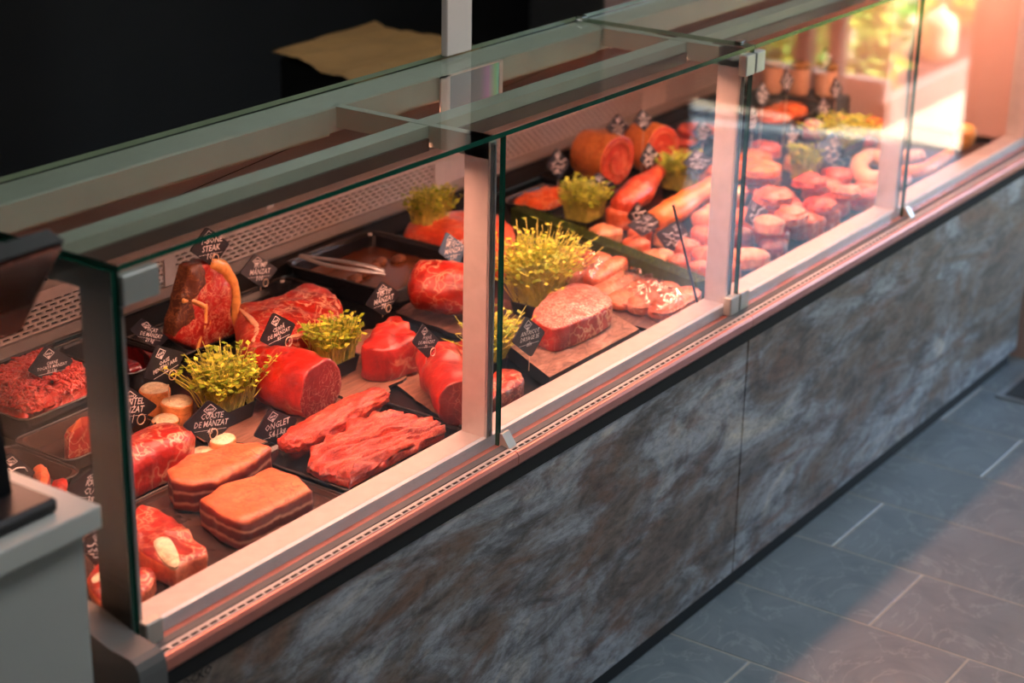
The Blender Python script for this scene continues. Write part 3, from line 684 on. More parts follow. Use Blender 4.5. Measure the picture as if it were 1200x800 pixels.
# ------------------------------------------------------------------ T-bone steak, standing on its edge
YT = .845
tb = root('tbone_steak', 'aged T-bone steak standing upright with thick yellow fat rim', 'meat', at(240, 415, Y=YT))
def upright(px, Y, th, amp, seed, mats, name, parent, rnd=.012, mi=(0, 0), n=72, dome=.004, sharp=False):
    pts = [at(x, y, Y=Y) for x, y in px]
    for p in pts: p.z = max(p.z, DK+.010); p.x = max(p.x, .832)
    mb = slab_mesh([(p.x, p.z) for p in pts], 0, th, rnd, amp, 28, seed, dome, n=n, top_mi=mi[0], side_mi=mi[1], sharp=sharp)
    mb.v = [(x, Y+th-z, y) for x, y, z in mb.v]; mb.f = [f[::-1] for f in mb.f]; return mb.build(name, mats, parent, True)
upright([(203, 398), (211, 366), (219, 330), (226, 311), (248, 306), (264, 315), (273, 334), (275, 362), (275, 388), (287, 407), (272, 420), (232, 420)], YT-.036, .036, .004, 4, ['beef_marbled_red', 'beef_dark'], 'steak_body', tb, mi=(0, 1), sharp=True)
upright([(212, 362), (216, 340), (224, 312), (238, 308), (244, 318), (240, 334), (228, 346), (222, 360), (231, 376), (216, 384), (205, 396), (206, 378)], YT-.040, .034, .005, 6, ['dry_crust'], 'aged_crust', tb, n=70, sharp=True, rnd=.006)
pf = [at(x, y, Y=YT-.030) for x, y in ((246, 308), (259, 312), (270, 326), (276, 345), (276, 370), (277, 388), (284, 399))]
mb = loft_mesh([tuple(p) for p in pf], [.010, .013, .011, .010, .009, .008, .006], 14, .002, 30, 3, 1.2); mb.build('fat_rim', 'fat_yellow', tb, True)
for P, R in ((((214, 352), (224, 352), (236, 357), (244, 362)), .006), (((240, 356), (240, 375), (235, 392), (232, 408)), .005), (((250, 352), (246, 372), (243, 390)), .003)):
    mb = loft_mesh([tuple(at(x, y, Y=YT-.036)) for x, y in P], [R]*(len(P)-1)+[R*.5], 10, .0015, 40, 5, 1.); mb.build('t_bone_streak', 'fat_yellow', tb, True)
# ------------------------------------------------------------------ slabs, from their outlines on the deck
def slab(name, label, px, z1, th, mats, rnd=.012, amp=.004, freq=28, seed=0, dome=.004, group=None, cat='meat', base=None, cl=(-9, 9, .12, .958), **kw):
    z0 = base if base is not None else z1-th
    return top(name, slab_mesh([(min(max(x, cl[0]), cl[1]), min(max(y, cl[2]), cl[3])) for x, y in pxo(px, z1)], z0, z1, rnd, amp, freq, seed, dome, top_mi=0, side_mi=1, **kw), mats, label, cat, group, True)
slab('chuck_slab', 'large red chuck cut with white fat seams behind the small herb box', [(276, 356), (296, 348), (325, 340), (362, 327), (390, 335), (402, 356), (399, 376), (370, 384), (338, 396), (304, 404), (280, 398)], .785, .08, ['beef', 'beef'], .03, .006, 22, 1, .008, base=DK+.007, cl=(-9, 9, .12, .785))
CHZ = .787
for o_ in [o for o in bpy.data.objects if o.name == 'chuck_slab']:
    for P in (((281, 362), (292, 372), (302, 386), (296, 400)), ((302, 386), (322, 392), (345, 394), (372, 384)), ((330, 350), (334, 366), (348, 380))):
        mb = loft_mesh([tuple(at(x, y, z=CHZ)) for x, y in P], [.004]+[.007]*(len(P)-2)+[.003], 10, .003, 40, 7, .5); mb.build('fat_seam', 'fat_light', o_, True)
slab('tri_tip', 'deep red tri-tip roast under the tri-tip sign', [(424, 398), (443, 378), (466, 367), (482, 381), (493, 394), (478, 400), (453, 408), (430, 406)], .775, .06, ['beef_lean', 'beef_lean'], .010, .008, 24, 2, base=DK+.012)
slab('brisket_piece', 'fat-mottled brisket piece in the smoky tray', [(61, 517), (74, 498), (100, 488), (138, 490), (152, 505), (140, 528), (108, 540), (78, 536)], .770, .05, ['fat_mottled', 'beef'], .024, .005, 22, 3, .010, base=DK+.006, cl=(.385, .563, .605, .708))
slab('flank_slab', 'big red flank slab leaning on the marrow bones', [(118, 528), (148, 503), (188, 491), (226, 496), (240, 516), (222, 538), (182, 566), (140, 572)], .770, .06, ['beef', 'beef_lean'], .028, .006, 18, 5, .008, base=DK+.001, cl=(-9, 9, .418, .566))
slab('rib_block', 'short rib block with striped cut side behind the wider rib slab', [(196, 550), (224, 531), (270, 518), (314, 511), (322, 520), (292, 541), (257, 562), (226, 566), (202, 562)], .755, .05, ['fat_cap', 'rib_layers'], .008, .004, 22, 6, base=DK+.0085, n=96, sharp=True, cl=(-9, .578, .12, .40))
slab('rib_slab', 'square rib slab with smooth orange fat cap and layered sides', [(234, 584), (256, 569), (318, 545), (348, 556), (383, 577), (350, 588), (322, 602), (304, 614), (282, 612), (254, 600)], .752, .06, ['fat_cap', 'rib_layers'], .009, .003, 18, 7, .003, base=DK+.0085, n=96, sharp=True, cl=(-9, .578, .126, 9))
for i, (px, z, lab, b, bp) in enumerate([
    ([(148, 618), (163, 592), (192, 597), (224, 622), (257, 652), (256, 668), (232, 679), (204, 682), (176, 662), (158, 640)], .735, 'large shank slice with pale bone facing the front glass', DK+.0085, [(180, 634), (198, 630), (210, 650), (206, 664), (190, 654)]),
    ([(102, 674), (120, 656), (150, 652), (178, 668), (184, 688), (160, 704), (120, 706)], .728, 'smaller shank slice tucked in the glass corner', DK+.0085, [(108, 676), (124, 668), (138, 676), (126, 686), (112, 684)])]):
    o = slab('shank_slice', lab, px, z, .04, ['beef', 'fat_cap'], .008, .005, 26, 11+i, base=b, cl=((.172, 9, .13, 9), (-9, .158, .13, 9))[i])
    m2 = slab_mesh(pxo(bp, z+.004), z-.004, z+.006, .005, .001, 30, i, n=24); m2.build('shank_bone', 'bone', o, True)
slab('beef_offcut', 'pale red offcut lying behind the beef fillet', [(528, 404), (544, 396), (562, 400), (566, 414), (552, 424), (534, 420)], .745, .05, ['beef', 'beef_lean'], .014, .005, 24, 13, base=DK+.007)
slab('back_slab', 'broad orange-red slab behind the herb box at the back', [(466, 268), (486, 252), (530, 243), (585, 248), (604, 264), (598, 284), (566, 300), (540, 296), (500, 284)], .772, .07, ['pork_red', 'pork_red'], .03, .006, 18, 14, .01, base=DK+.001, cl=(mx1+.012, 9, .12, .95))
slab('beef_chunk', 'small dark beef chunk between post and stone board', [(566, 446), (588, 430), (610, 436), (632, 454), (620, 464), (596, 470), (576, 466)], .745, .05, ['beef', 'beef_dark'], .010, .005, 24, 15, base=DK+.007)
slab('dry_aged_steak', 'marbled dry-aged steak block on the stone board', [(624, 368), (640, 346), (668, 331), (698, 334), (717, 350), (706, 362), (672, 378), (646, 384)], .780, .06, ['beef_marbled', 'beef'], .008, .004, 22, 16, .004, base=DK+.037, n=80)
# two scraps in the corner tray
slab('meat_scrap', 'orange meat scrap lying in the nearly empty smoky tray', [(38, 548), (48, 543), (58, 556), (54, 566), (44, 562)], .735, .02, ['fat_cap', 'beef'], .006, .003, 40, 17, base=DK+.006, n=30)
slab('meat_scrap', 'small red meat scrap by the shank sign', [(60, 566), (70, 560), (78, 562), (76, 574), (64, 574)], .730, .02, ['beef_lean', 'beef'], .006, .003, 40, 18, base=DK+.006, n=30)
# ------------------------------------------------------------------ onglet
slab('onglet_slab', 'wide fibrous onglet slab spread in the long black tray', [(348, 552), (372, 524), (408, 498), (452, 478), (480, 484), (508, 490), (529, 502), (526, 516), (500, 530), (462, 552), (428, 574), (404, 578), (376, 566)], .732, .045, ['fibre_meat', 'fibre_meat'], .012, .011, 44, 21, .006, base=DK+.0165, fib=(.98, -.2), n=170, cl=(.600, .905, .132, .315))
mb = loft_mesh([tuple(at(x, y, z=.728)) for x, y in ((334, 522), (352, 514), (385, 497), (413, 480), (446, 463))], [.018, .030, .034, .032, .022], 44, .008, 30, 22, .72, zmin=DK+.0165, sub=10, fib=True)
top('onglet_strip', mb, 'fibre_meat', 'long narrow onglet strip behind the wide onglet slab', 'meat', smooth=True)
# ------------------------------------------------------------------ round roast with cut face
a, b = at(304, 432, z=.758), at(376, 456, z=.752)
mb = loft_mesh([tuple(a), tuple(a*.66+b*.34), tuple(a*.33+b*.67), tuple(b)], [.05, .066, .068, .064], 40, .008, 20, 31, .88, cap=(0, 1), round_ends=(True, False), zmin=DK+.007, sub=8)
top('round_roast', mb, ['beef_lean', 'beef_cut'], 'round beef roast with a dark cut face beside the taller herb box', 'meat', smooth=True)
# fillet
a, b = at(513, 422, z=.748), at(539, 474, z=.748)
mb = loft_mesh([tuple(a), tuple(a*.6+b*.4), tuple(b)], [.046, .050, .046], 36, .008, 24, 33, .95, cap=(1, 1), round_ends=(True, False), zmin=DK+.007, sub=10)
top('beef_fillet', mb, ['beef_lean', 'beef_dark'], 'thick beef fillet pointing at the front glass beside the onglet', 'meat', smooth=True)
# shiny netted roast
a, b = at(492, 334, z=.775), at(562, 340, z=.772)
mb = loft_mesh([tuple(a), tuple(a*.5+b*.5), tuple(b)], [.058, .066, .06], 36, .006, 18, 35, .9, cap=(0, 1), round_ends=(True, False), zmin=DK+.013, sub=10)
top('shiny_roast', mb, ['beef', 'beef_cut'], 'shiny rolled roast on the dark slate board under a blue sign', 'meat', smooth=True)
# ------------------------------------------------------------------ marrow bones
def bone(px, h, r, label, base=DK+.001, tilt=0):
    p = at(*px, z=base+h); ro = root('marrow_bone', label, 'bone', (p.x, p.y, base))
    mb = MB(); n = 26; rs = []
    for k, (z, q) in enumerate(((0, .94), (.15*h, 1.0), (.5*h, .95), (.85*h, .99), (h*.97, 1.0), (h, .96))):
        rs.append([(r*q*math.cos(t)*(1+.05*math.sin(3*t+px[0])), r*q*math.sin(t)*(1+.05*math.sin(3*t+px[0])), z) for t in np.linspace(0, 2*math.pi, n, endpoint=False)])
    mb.rings(rs); mb.build('bone_wall', 'bone_side', ro, True, local=True)
    mb = MB(); rs = [[(r*q*math.cos(t)*(1+.05*math.sin(3*t+px[0])), r*q*math.sin(t)*(1+.05*math.sin(3*t+px[0])), z) for t in np.linspace(0, 2*math.pi, n, endpoint=False)] for q, z in ((.93, h-.001), (.90, h+.0022), (.60, h+.0026))]
    mb.rings(rs, 0, False, True); mb.build('bone_face', 'bone', ro, True, local=True)
    mb = MB(); rs = [[(r*q*math.cos(t), r*q*math.sin(t), z) for t in np.linspace(0, 2*math.pi, n, endpoint=False)] for q, z in ((.5, h+.0026), (.46, h+.0042))]
    mb.rings(rs, 0, False, True); mb.build('marrow', 'marrow', ro, True, local=True)
bone((181, 455), .055, .030, 'tall marrow bone nearest the liver tray')
bone((208, 470), .045, .031, 'marrow bone with a sign pin stuck in its top')
bone((194, 491), .030, .026, 'low marrow bone half hidden behind the flank slab')
bone((260, 514), .034, .026, 'marrow bone right of the ribs sign')
bone((238, 529), .020, .022, 'shortest marrow bone in front of the ribs sign')
# ------------------------------------------------------------------ marinade and tongs
mb = MB(); mb.rings([rrect(mx0+.022, mx1-.022, my0+.022, my1-.022, .02, DK+.006), rrect(mx0+.018, mx1-.018, my0+.018, my1-.018, .02, DK+.024)])
top('marinade_sauce', mb, 'sauce', 'brown glossy marinade filling the large black tray', 'sauce')
mr = random.Random(5)
for i in range(5):
    c = (mx0+.08+(mx1-mx0-.15)*i/4, (my0+my1)/2+mr.uniform(-.05, .05)); r = .022
    top('marinated_piece', slab_mesh([(c[0]+r*math.cos(t), c[1]+r*.7*math.sin(t)) for t in np.linspace(0, 6.28, 7)[:-1]], DK+.0243, DK+.036, .006, .002, 30, i, n=24), ['dry_crust', 'dry_crust'], 'meat piece soaking in the brown marinade', 'meat', 'pieces in the brown marinade', True)
tg = root('serving_tongs', 'steel serving tongs resting across the marinade tray', 'tongs', at(352, 298, z=.765))
for dy, nm in ((0, 'tong_arm'), (7, 'tong_arm')):
    P = [at(352, 299+dy*.2, z=.768), at(385, 304+dy, z=.772), at(425, 310+dy, z=.768), at(448, 317+dy*.5, z=.752)]
    mb = loft_mesh([tuple(p) for p in P], [.006, .008, .008, .012], 12, 0, 1, 0, .4); mb.build(nm, 'steel', tg, True)
# ------------------------------------------------------------------ herb boxes
def herb(px, z, wpx, hgt, label, n=330, seed=0, spread=.03, dark=.3, w_=.075, d_=.06, box=True, lean=(0, 0)):
    p = at(*px, z=z); ro = root('herb_box', label, 'herb box', (p.x, p.y, z)); r = random.Random(seed)
    mb = MB(); W, D, H = w_/2, d_/2, .032
    mb.rings([rrect(-W*.85, W*.85, -D*.85, D*.85, .008, 0), rrect(-W, W, -D, D, .01, H), rrect(-W+.003, W-.003, -D+.003, D-.003, .01, H), rrect(-W*.85, W*.85, -D*.85, D*.85, .008, H*.7)]); mb.build('herb_tray', 'black_plastic', ro, local=True)
    mb = MB(); mb.rings([rrect(-W*.86, W*.86, -D*.86, D*.86, .008, H*.6), rrect(-W*.84, W*.84, -D*.84, D*.84, .008, H*.8)]); mb.build('soil', 'soil', ro, local=True)
    mb = MB()
    for i in range(n):
        x, y = r.uniform(-W*.85, W*.85), r.uniform(-D*.85, D*.85); h = hgt*r.uniform(.55, 1.05)
        ox, oy = r.gauss(0, 1)*spread*.5+x*.35+lean[0]*h, r.gauss(0, 1)*spread*.5+y*.35+lean[1]*h
        a = (x, y, H*.8); m_ = (x+ox*.35, y+oy*.35, H*.8+h*.55); t = (x+ox, y+oy, H*.8+h)
        mb.tube([a, m_, t], [.0011, .0010, .0007], 3, 2)
        for q in range(r.choice((2, 3, 3, 4))):
            an = r.uniform(0, 6.28); L = r.uniform(.008, .017); f = r.uniform(.65, 1.); c = Vector(m_).lerp(Vector(t), max(0, (f-.5)*2))
            d = Vector((math.cos(an), math.sin(an), r.uniform(-.2, .6))).normalized()*L; s_ = Vector((-math.sin(an), math.cos(an), r.uniform(-.3, .3)))*L*.38
            mb.add([c, c+d*.5+s_, c+d, c+d*.5-s_], [(0, 1, 2, 3)], 0 if r.random() < .5+dark*.5 else 1)
    mb.build('sprouts', ['leaf_a', 'leaf_b', 'leaf_stem'], ro, local=True, kind='stuff')
herb((266, 490), DK+.007, 75, .10, 'bushy herb box standing beside the marrow bones', 340, 1, .05, w_=.10, d_=.075)
herb((392, 435), DK+.013, 60, .085, 'neat pale cress box between the round roast and tri-tip', 320, 2, .022, .0, w_=.088, d_=.07)
herb((503, 278), DK+.04, 55, .10, 'dark green herb box in front of the perforated back plate', 300, 3, .03, .6, w_=.09)
herb((630, 366), DK+.013, 90, .15, 'sprawling herb box behind the dry-aged steak', 380, 4, .09, .1, w_=.10, d_=.09)
herb((572, 436), DK+.002, 60, .09, 'herb box half hidden behind the near steel post', 200, 5, .06, .2, w_=.07, lean=(.2, 0))
herb((683, 268), DK+.002, 45, .10, 'square cress box beside the tray of marinated strips', 320, 6, .015, .1, w_=.085, d_=.08)
herb((797, 232), DK+.002, 40, .10, 'cress box between the turkey legs', 300, 7, .015, .2, w_=.085, d_=.08)
herb((985, 178), DK+.06, 60, .07, 'low herb box among the pork cuts by the pots', 300, 8, .06, .3, w_=.15, d_=.09)
herb((940, 222), DK+.002, 30, .10, 'slim herb box sunk among the pork cuts', 180, 9, .02, .5, w_=.06, d_=.06)
# ------------------------------------------------------------------ vacuum packs
for i, (px, lab) in enumerate([([(654, 298), (688, 284), (708, 298), (714, 310), (702, 328), (688, 322)], 'glossy vacuum pack of sliced meat beside the wild herbs'),
                               ([(718, 330), (738, 310), (776, 328), (808, 350), (796, 364), (772, 364)], 'glossy vacuum pack of sliced meat nearest the steel post')]):
    z = (.738, .732)[i]; ro = root('vacuum_pack', lab, 'meat pack', (*[sum(c)/len(px) for c in zip(*pxo(px, z))], DK+.009), None)
    O = [(x, max(y, .134)+(.02 if i == 0 else 0)) for x, y in pxo(px, z)]; c = np.mean(O, 0); ax = np.array(O[3])-np.array(O[0]) if i == 0 else np.array(O[3])-np.array(O[0]); ax /= np.linalg.norm(ax); pr_ = np.array((-ax[1], ax[0]))
    u = [(np.array(p)-c)@ax for p in O]; v_ = [(np.array(p)-c)@pr_ for p in O]; u0, u1, v0, v1 = min(u), max(u), min(v_)*.8, max(v_)*.8
    k = 4
    for j in range(k):
        cu = u0+(u1-u0)*(j+.5)/k; pts = [c+ax*(cu+q*(u1-u0)/k*.62)+pr_*(v0+(v1-v0)*t) for q, t in ((-.9, .12), (-.9, .88), (.2, 1), (.9, .85), (.9, .15), (.2, 0))]
        slab_mesh(pts, DK+.010, z-.004-.003*(j % 2), .012, .003, 30, i*10+j, .006, n=32).build('meat_slice', 'pork' if j % 2 else 'pork_dull', ro, True)
    slab_mesh(O, DK+.009, z+.003, .012, .007, 48, 40+i, .006, n=110, sharp=True).build('shrink_film', 'film', ro, True)
# ------------------------------------------------------------------ grass divider
gd = root('grass_divider', 'strip of artificial grass dividing beef from poultry', 'divider', (2.0, .5, DK))
ga, gb = at(600, 256, z=DK+.02), at(822, 346, z=DK+.02); ga.z = gb.z = DK+.02; ga.x += .025; gb.x += .025; gb.y = max(gb.y, .15)
mb = MB(); d = (gb-ga).normalized(); s_ = Vector((-d.y, d.x, 0))*.022
mb.rings([[tuple(q+Vector((0, 0, z))) for q in (ga-s_, gb-s_, gb+s_, ga+s_)] for z in (-.02, .026)]); mb.build('grass_base', 'leaf_dark', gd)
mb = MB(); r = random.Random(2)
for i in range(2600):
    p = ga.lerp(gb, r.random())+s_*r.uniform(-1, 1); p.z = DK+.045; h = r.uniform(.010, .022); e = Vector((r.gauss(0, .005), r.gauss(0, .005), h)); q = Vector((.0012, .0008, 0))
    mb.add([p-q, p+q, p+e], [(0, 1, 2)], r.choice((0, 0, 1)))
mb.build('grass_blades', ['leaf_dark', 'leaf_a'], gd, kind='stuff')
# ------------------------------------------------------------------ second section: marinated tray, rolls, legs
t, (x0, x1, y0, y1) = tray_px('black tray of orange marinated strips by the grass divider', (642, 249), (684, 226), (600, 230), .045)
heap = slab_mesh([(x0+.027, y0+.027), (x1-.027, y0+.027), (x1-.027, y1-.027), (x0+.027, y1-.027)], DK+.006, DK+.055, .03, .008, 26, 5, .012)
top('marinated_strips', heap, ['marinated', 'marinated'], 'heap of orange marinated strips in the tray by the grass divider', 'meat', smooth=True)
def roll(p0, p1, r, label, hollow=False, base=DK, mats=('skin', 'pork_red'), flat=1.):
    a, b = at(*p0, z=base+r), at(*p1, z=base+r)
    ro = root('rolled_roast', label, 'meat', (*((a+b)/2)[:2], base))
    mb = loft_mesh([tuple(a), tuple(a*.5+b*.5), tuple(b)], [r*.92, r, r*.97], 32, .003, 14, int(p0[0]), flat, cap=(1, 1), round_ends=(True, False), zmin=base, sub=8); mb.build('rolled_skin', list(mats), ro, True)
    t = (b-a).normalized(); mb = MB(); u = t.cross(Vector((0, 0, 1))).normalized(); v = u.cross(t)
    P = [b+t*.003+(u*math.cos(k*.45)+v*math.sin(k*.45))*r*(.86-.03*k) for k in range(18)]; mb.tube([tuple(p) for p in P], .0025, 6); mb.build('fat_swirl', 'fat_cap', ro, True)
    return ro
t9 = tray('black tray under the three rolled pork roasts', 2.38, 2.72, .70, .965, .03)
roll((688, 178), (724, 188), .070, 'thick orange skin-on pork roll in front of the other rolls', base=DK+.006)
roll((748, 168), (776, 176), .070, 'pork roll with a hollow cut end facing the case front', base=DK+.006)
roll((684, 176), (710, 168), .045, 'pork roll pushed back against the perforated plate', base=DK+.02)
def leg(P, R, label, z=None, mats='poultry', bone_end=True, cat='poultry', group=None):
    pts = [at(x, y, z=zz) for x, y, zz in P]; zmn = DK+.001
    ro = root('turkey_leg', label, cat, (pts[0].x, pts[0].y, DK), group)
    mb = loft_mesh([tuple(p) for p in pts], R, 24, .004, 18, int(P[0][0]), .9, zmin=zmn, sub=8); mb.build('leg_flesh', mats, ro, True)
    if bone_end:
        a, b = pts[-2], pts[-1]; d = (b-a).normalized(); mb = loft_mesh([tuple(b-d*.02), tuple(b+d*.02), tuple(b+d*.05)], [R[-1]*.7, R[-1]*.6, R[-1]*.95], 14, .001, 30, 2); mb.build('leg_bone', 'bone', ro, True)
leg([(728, 242, .75), (748, 224, .76), (768, 205, .765), (784, 190, .77)], [.03, .042, .022, .011], 'long turkey leg with pale bone end leaning past the cress box', mats='pork_red')
leg([(770, 258, .76), (795, 243, .77), (822, 224, .775), (846, 206, .78)], [.03, .036, .026, .018], 'turkey leg lying across behind the second post', mats='skin')
leg([(822, 258, .75), (840, 246, .755), (858, 232, .76)], [.028, .028, .018], 'pale turkey leg against the second steel post', mats='poultry')
t, (x0, x1, y0, y1) = tray_px('black tray of red schnitzel slices at the back', (812, 186), (850, 166), (762, 160), .03)
for i, (cx, cy_) in enumerate(((.25, .5), (.55, .55), (.8, .4))):
    c = (x0+(x1-x0)*cx, y0+(y1-y0)*cy_); top('schnitzel_slice', slab_mesh([(c[0]+.068*math.cos(t), c[1]+.058*math.sin(t)) for t in np.linspace(0, 6.28, 8)[:-1]], DK+.006+.026*i, DK+.022+.026*i, .008, .003, 20, i, .003, n=36), ['pork_red', 'pork_red'], 'orange-red schnitzel slice fanned in the back tray', 'meat', 'schnitzel slices in the back tray', True)
# chicken pieces between the grass and the second post
pr = random.Random(11)
def heap(specs, name, cat, group, zf, side=None, obstacles=(), k=.80, base=DK+.001, relax=160):
    """pieces (px, py, w, h, material, label) placed on the deck and pushed apart until they only touch"""
    P = []
    for i, (px, py, w_, h_, mt, lab) in enumerate(specs):
        z = zf(i); c = at(px, py, z=z); sc = np.dot(np.array(c)-CP, FWD)/FPX; P.append([c.x, c.y, k*math.sqrt(w_*.6*h_*.95)*sc, z, mt, lab])
    for it in range(relax):
        for a in range(len(P)):
            for b in list(range(a+1, len(P)))+[None]:
                if b is None:
                    for ox, oy, orr in obstacles:
                        d = math.hypot(P[a][0]-ox, P[a][1]-oy) or 1e-6; m_ = P[a][2]*1.12+orr-d
                        if m_ > 0: P[a][0] += (P[a][0]-ox)/d*m_; P[a][1] += (P[a][1]-oy)/d*m_
                    continue
                dx, dy = P[b][0]-P[a][0], P[b][1]-P[a][1]; d = math.hypot(dx, dy) or 1e-6; m_ = (P[a][2]+P[b][2])*1.13-d
                if m_ > 0: P[a][0] -= dx/d*m_*.5; P[a][1] -= dy/d*m_*.5; P[b][0] += dx/d*m_*.5; P[b][1] += dy/d*m_*.5
        for p in P:
            p[1] = min(max(p[1], .125+p[2]*1.12), .9); p[0] = min(p[0], XE-.03-p[2]*1.12)
            if side is not None:
                (ax, ay), (bx, by), gap = side; L = math.hypot(bx-ax, by-ay); nx, ny = -(by-ay)/L, (bx-ax)/L; dd = (p[0]-ax)*nx+(p[1]-ay)*ny
                if dd < gap+p[2]*1.12: p[0] += nx*(gap+p[2]*1.12-dd); p[1] += ny*(gap+p[2]*1.12-dd)
    for i, (x, y, r, z, mt, lab) in enumerate(P):
        pts = [(x+r*q*math.cos(t), y+r*q*math.sin(t)) for q, t in ((pr.uniform(.72, 1.1), 2*math.pi*(n_+pr.uniform(-.25, .25))/8) for n_ in range(8))]
        top(name, slab_mesh(pts, base, z, min(.02, r*.32), r*.10, 22, i+len(name), .006, n=48), [mt, mt], lab, cat, group, True)
    return [(p[0], p[1], p[2]*1.1) for p in P]
CH = [(712, 262, 40, 30), (750, 280, 40, 22), (706, 246, 30, 20), (776, 293, 36, 22), (798, 306, 34, 20), (818, 316, 30, 20), (774, 272, 36, 22), (800, 285, 40, 28), (825, 290, 40, 30), (838, 262, 34, 34), (848, 310, 26, 24), (812, 268, 34, 26), (845, 330, 24, 16), (752, 268, 30, 20)]
_n = Vector((gb.y-ga.y, -(gb.x-ga.x), 0)).normalized(); sd_ = ((gb.x, gb.y), (ga.x, ga.y), .03)
if ((2.6-gb.x)*-(ga.y-gb.y)+(.5-gb.y)*(ga.x-gb.x)) < 0: sd_ = ((ga.x, ga.y), (gb.x, gb.y), .03)
hb = [o for o in bpy.data.objects if o.name.startswith('herb_box')]; OB0 = [(o.location.x, o.location.y, .06) for o in hb if 1.9 < o.location.x <= 2.6]
CP_ = heap([(x, y, a, b, ('poultry', 'pork', 'pork')[i % 3], 'pale chicken piece heaped between grass divider and second post') for i, (x, y, a, b) in enumerate(CH)], 'chicken_piece', 'poultry', 'chicken pieces by the grass divider', lambda i: DK+.038+.008*(i % 3), side=sd_, obstacles=OB0, k=.84)
# pork cuts of the third section
PK = [(898, 168, 40, 20, 'pork_red'), (892, 200, 60, 34, 'pork'), (884, 184, 44, 22, 'skin'), (925, 215, 50, 30, 'pork_red'), (900, 226, 56, 30, 'pork'), (955, 205, 46, 28, 'pork'), (938, 182, 38, 24, 'poultry'), (908, 252, 50, 26, 'pork'), (940, 238, 60, 30, 'pork_red'), (970, 232, 54, 30, 'pork'),
      (925, 268, 54, 26, 'pork_red'), (960, 262, 44, 24, 'pork'), (895, 286, 40, 28, 'poultry'), (1000, 232, 56, 26, 'pork_red'), (985, 250, 44, 18, 'pork'), (1015, 215, 50, 26, 'pork'), (880, 232, 30, 24, 'pork_red'), (884, 268, 26, 24, 'beef_dark'), (925, 292, 44, 20, 'beef_dark'), (1035, 225, 40, 18, 'pork_red'), (985, 205, 40, 24, 'pork_red')]
hb = [o for o in bpy.data.objects if o.name.startswith('herb_box')]; OB = [(o.location.x, o.location.y, .045) for o in hb if o.location.x > 2.55]+CP_; sr = at(1025, 197, z=.735); OB.append((sr.x, sr.y, .085))
LB = {'pork': 'pale pink pork cut heaped beyond the second post', 'pork_red': 'deep pink pork cut heaped beyond the second post', 'skin': 'orange skin-on pork cut beyond the second post', 'poultry': 'whitish fatty pork cut beyond the second post', 'beef_dark': 'dark smoked pork cut at the sill beyond the second post'}
heap([(x, y, a, b, mt, LB[mt]) for x, y, a, b, mt in PK], 'pork_cut', 'meat', 'pork cuts beyond the second post', lambda i: DK+.042+.008*(i % 3), obstacles=OB, k=.90)
heap([(x, y, a, b, mt, LB[mt]) for x, y, a, b, mt in [(892, 192, 54, 26, 'skin'), (905, 222, 56, 26, 'pork'), (948, 206, 44, 22, 'pork_red'), (930, 246, 56, 24, 'pork'), (975, 236, 48, 20, 'pork_red'), (902, 256, 40, 20, 'poultry'), (1010, 222, 44, 18, 'pork')]], 'pork_cut', 'meat', 'pork cuts beyond the second post', lambda i: DK+.085+.006*(i % 2), obstacles=[o for o in OB if o not in CP_], k=.86, base=DK+.056)
heap([(x, y, a, b, mt, 'pink pork loin piece behind the low herbs') for x, y, a, b, mt in [(985, 142, 50, 22, 'pork'), (1008, 150, 44, 18, 'pork_red'), (960, 142, 22, 22, 'pork_red'), (1028, 140, 36, 16, 'pork')]], 'pork_loin', 'meat', 'pork loins behind the low herbs', lambda i: DK+.05, obstacles=OB, k=.8)
# sausages
def sausage(P, r, label, mat='sausage', dx=0, dy=0):
    mb = loft_mesh([tuple(at(x, y, z=z)+Vector((dx, dy, 0))) for x, y, z in P], [r*.85]+[r]*(len(P)-2)+[r*.8], 18, .001, 20, int(P[0][0]), zmin=DK+.001, sub=7)
    top('sausage', mb, mat, label, 'sausage', smooth=True)
sausage([(1046, 190, .735), (1018, 184, .737), (1006, 196, .737), (1018, 210, .737), (1042, 208, .735)], .026, 'curled pale sausage ring beside the pork cuts')
sausage([(1072, 172, .735), (1078, 186, .737), (1096, 192, .737), (1118, 190, .735)], .024, 'bent pale sausage ending near the case corner', dy=.10)
sausage([(1082, 165, .77), (1102, 170, .775), (1120, 164, .77)], .026, 'pale sausage lying on top of the others', dy=.15)
sausage([(1066, 204, .73), (1088, 204, .732), (1106, 198, .732), (1128, 183, .73)], .020, 'long orange-tipped sausage along the sill', 'skin', dy=.04)
sausage([(1060, 218, .728), (1080, 214, .728), (1092, 209, .728)], .017, 'short pink sausage at the sill', 'pork', dx=-.05, dy=.05)
lf = loft_mesh([tuple(at(1122, 170, z=.72)), tuple(at(1130, 160, z=.745)), tuple(at(1134, 152, z=.77))], [.026, .034, .026], 20, .003, 20, 9, zmin=DK, sub=6)
top('cured_piece', lf, 'fat_yellow', 'tan cured piece standing against the end panel', 'meat', smooth=True)
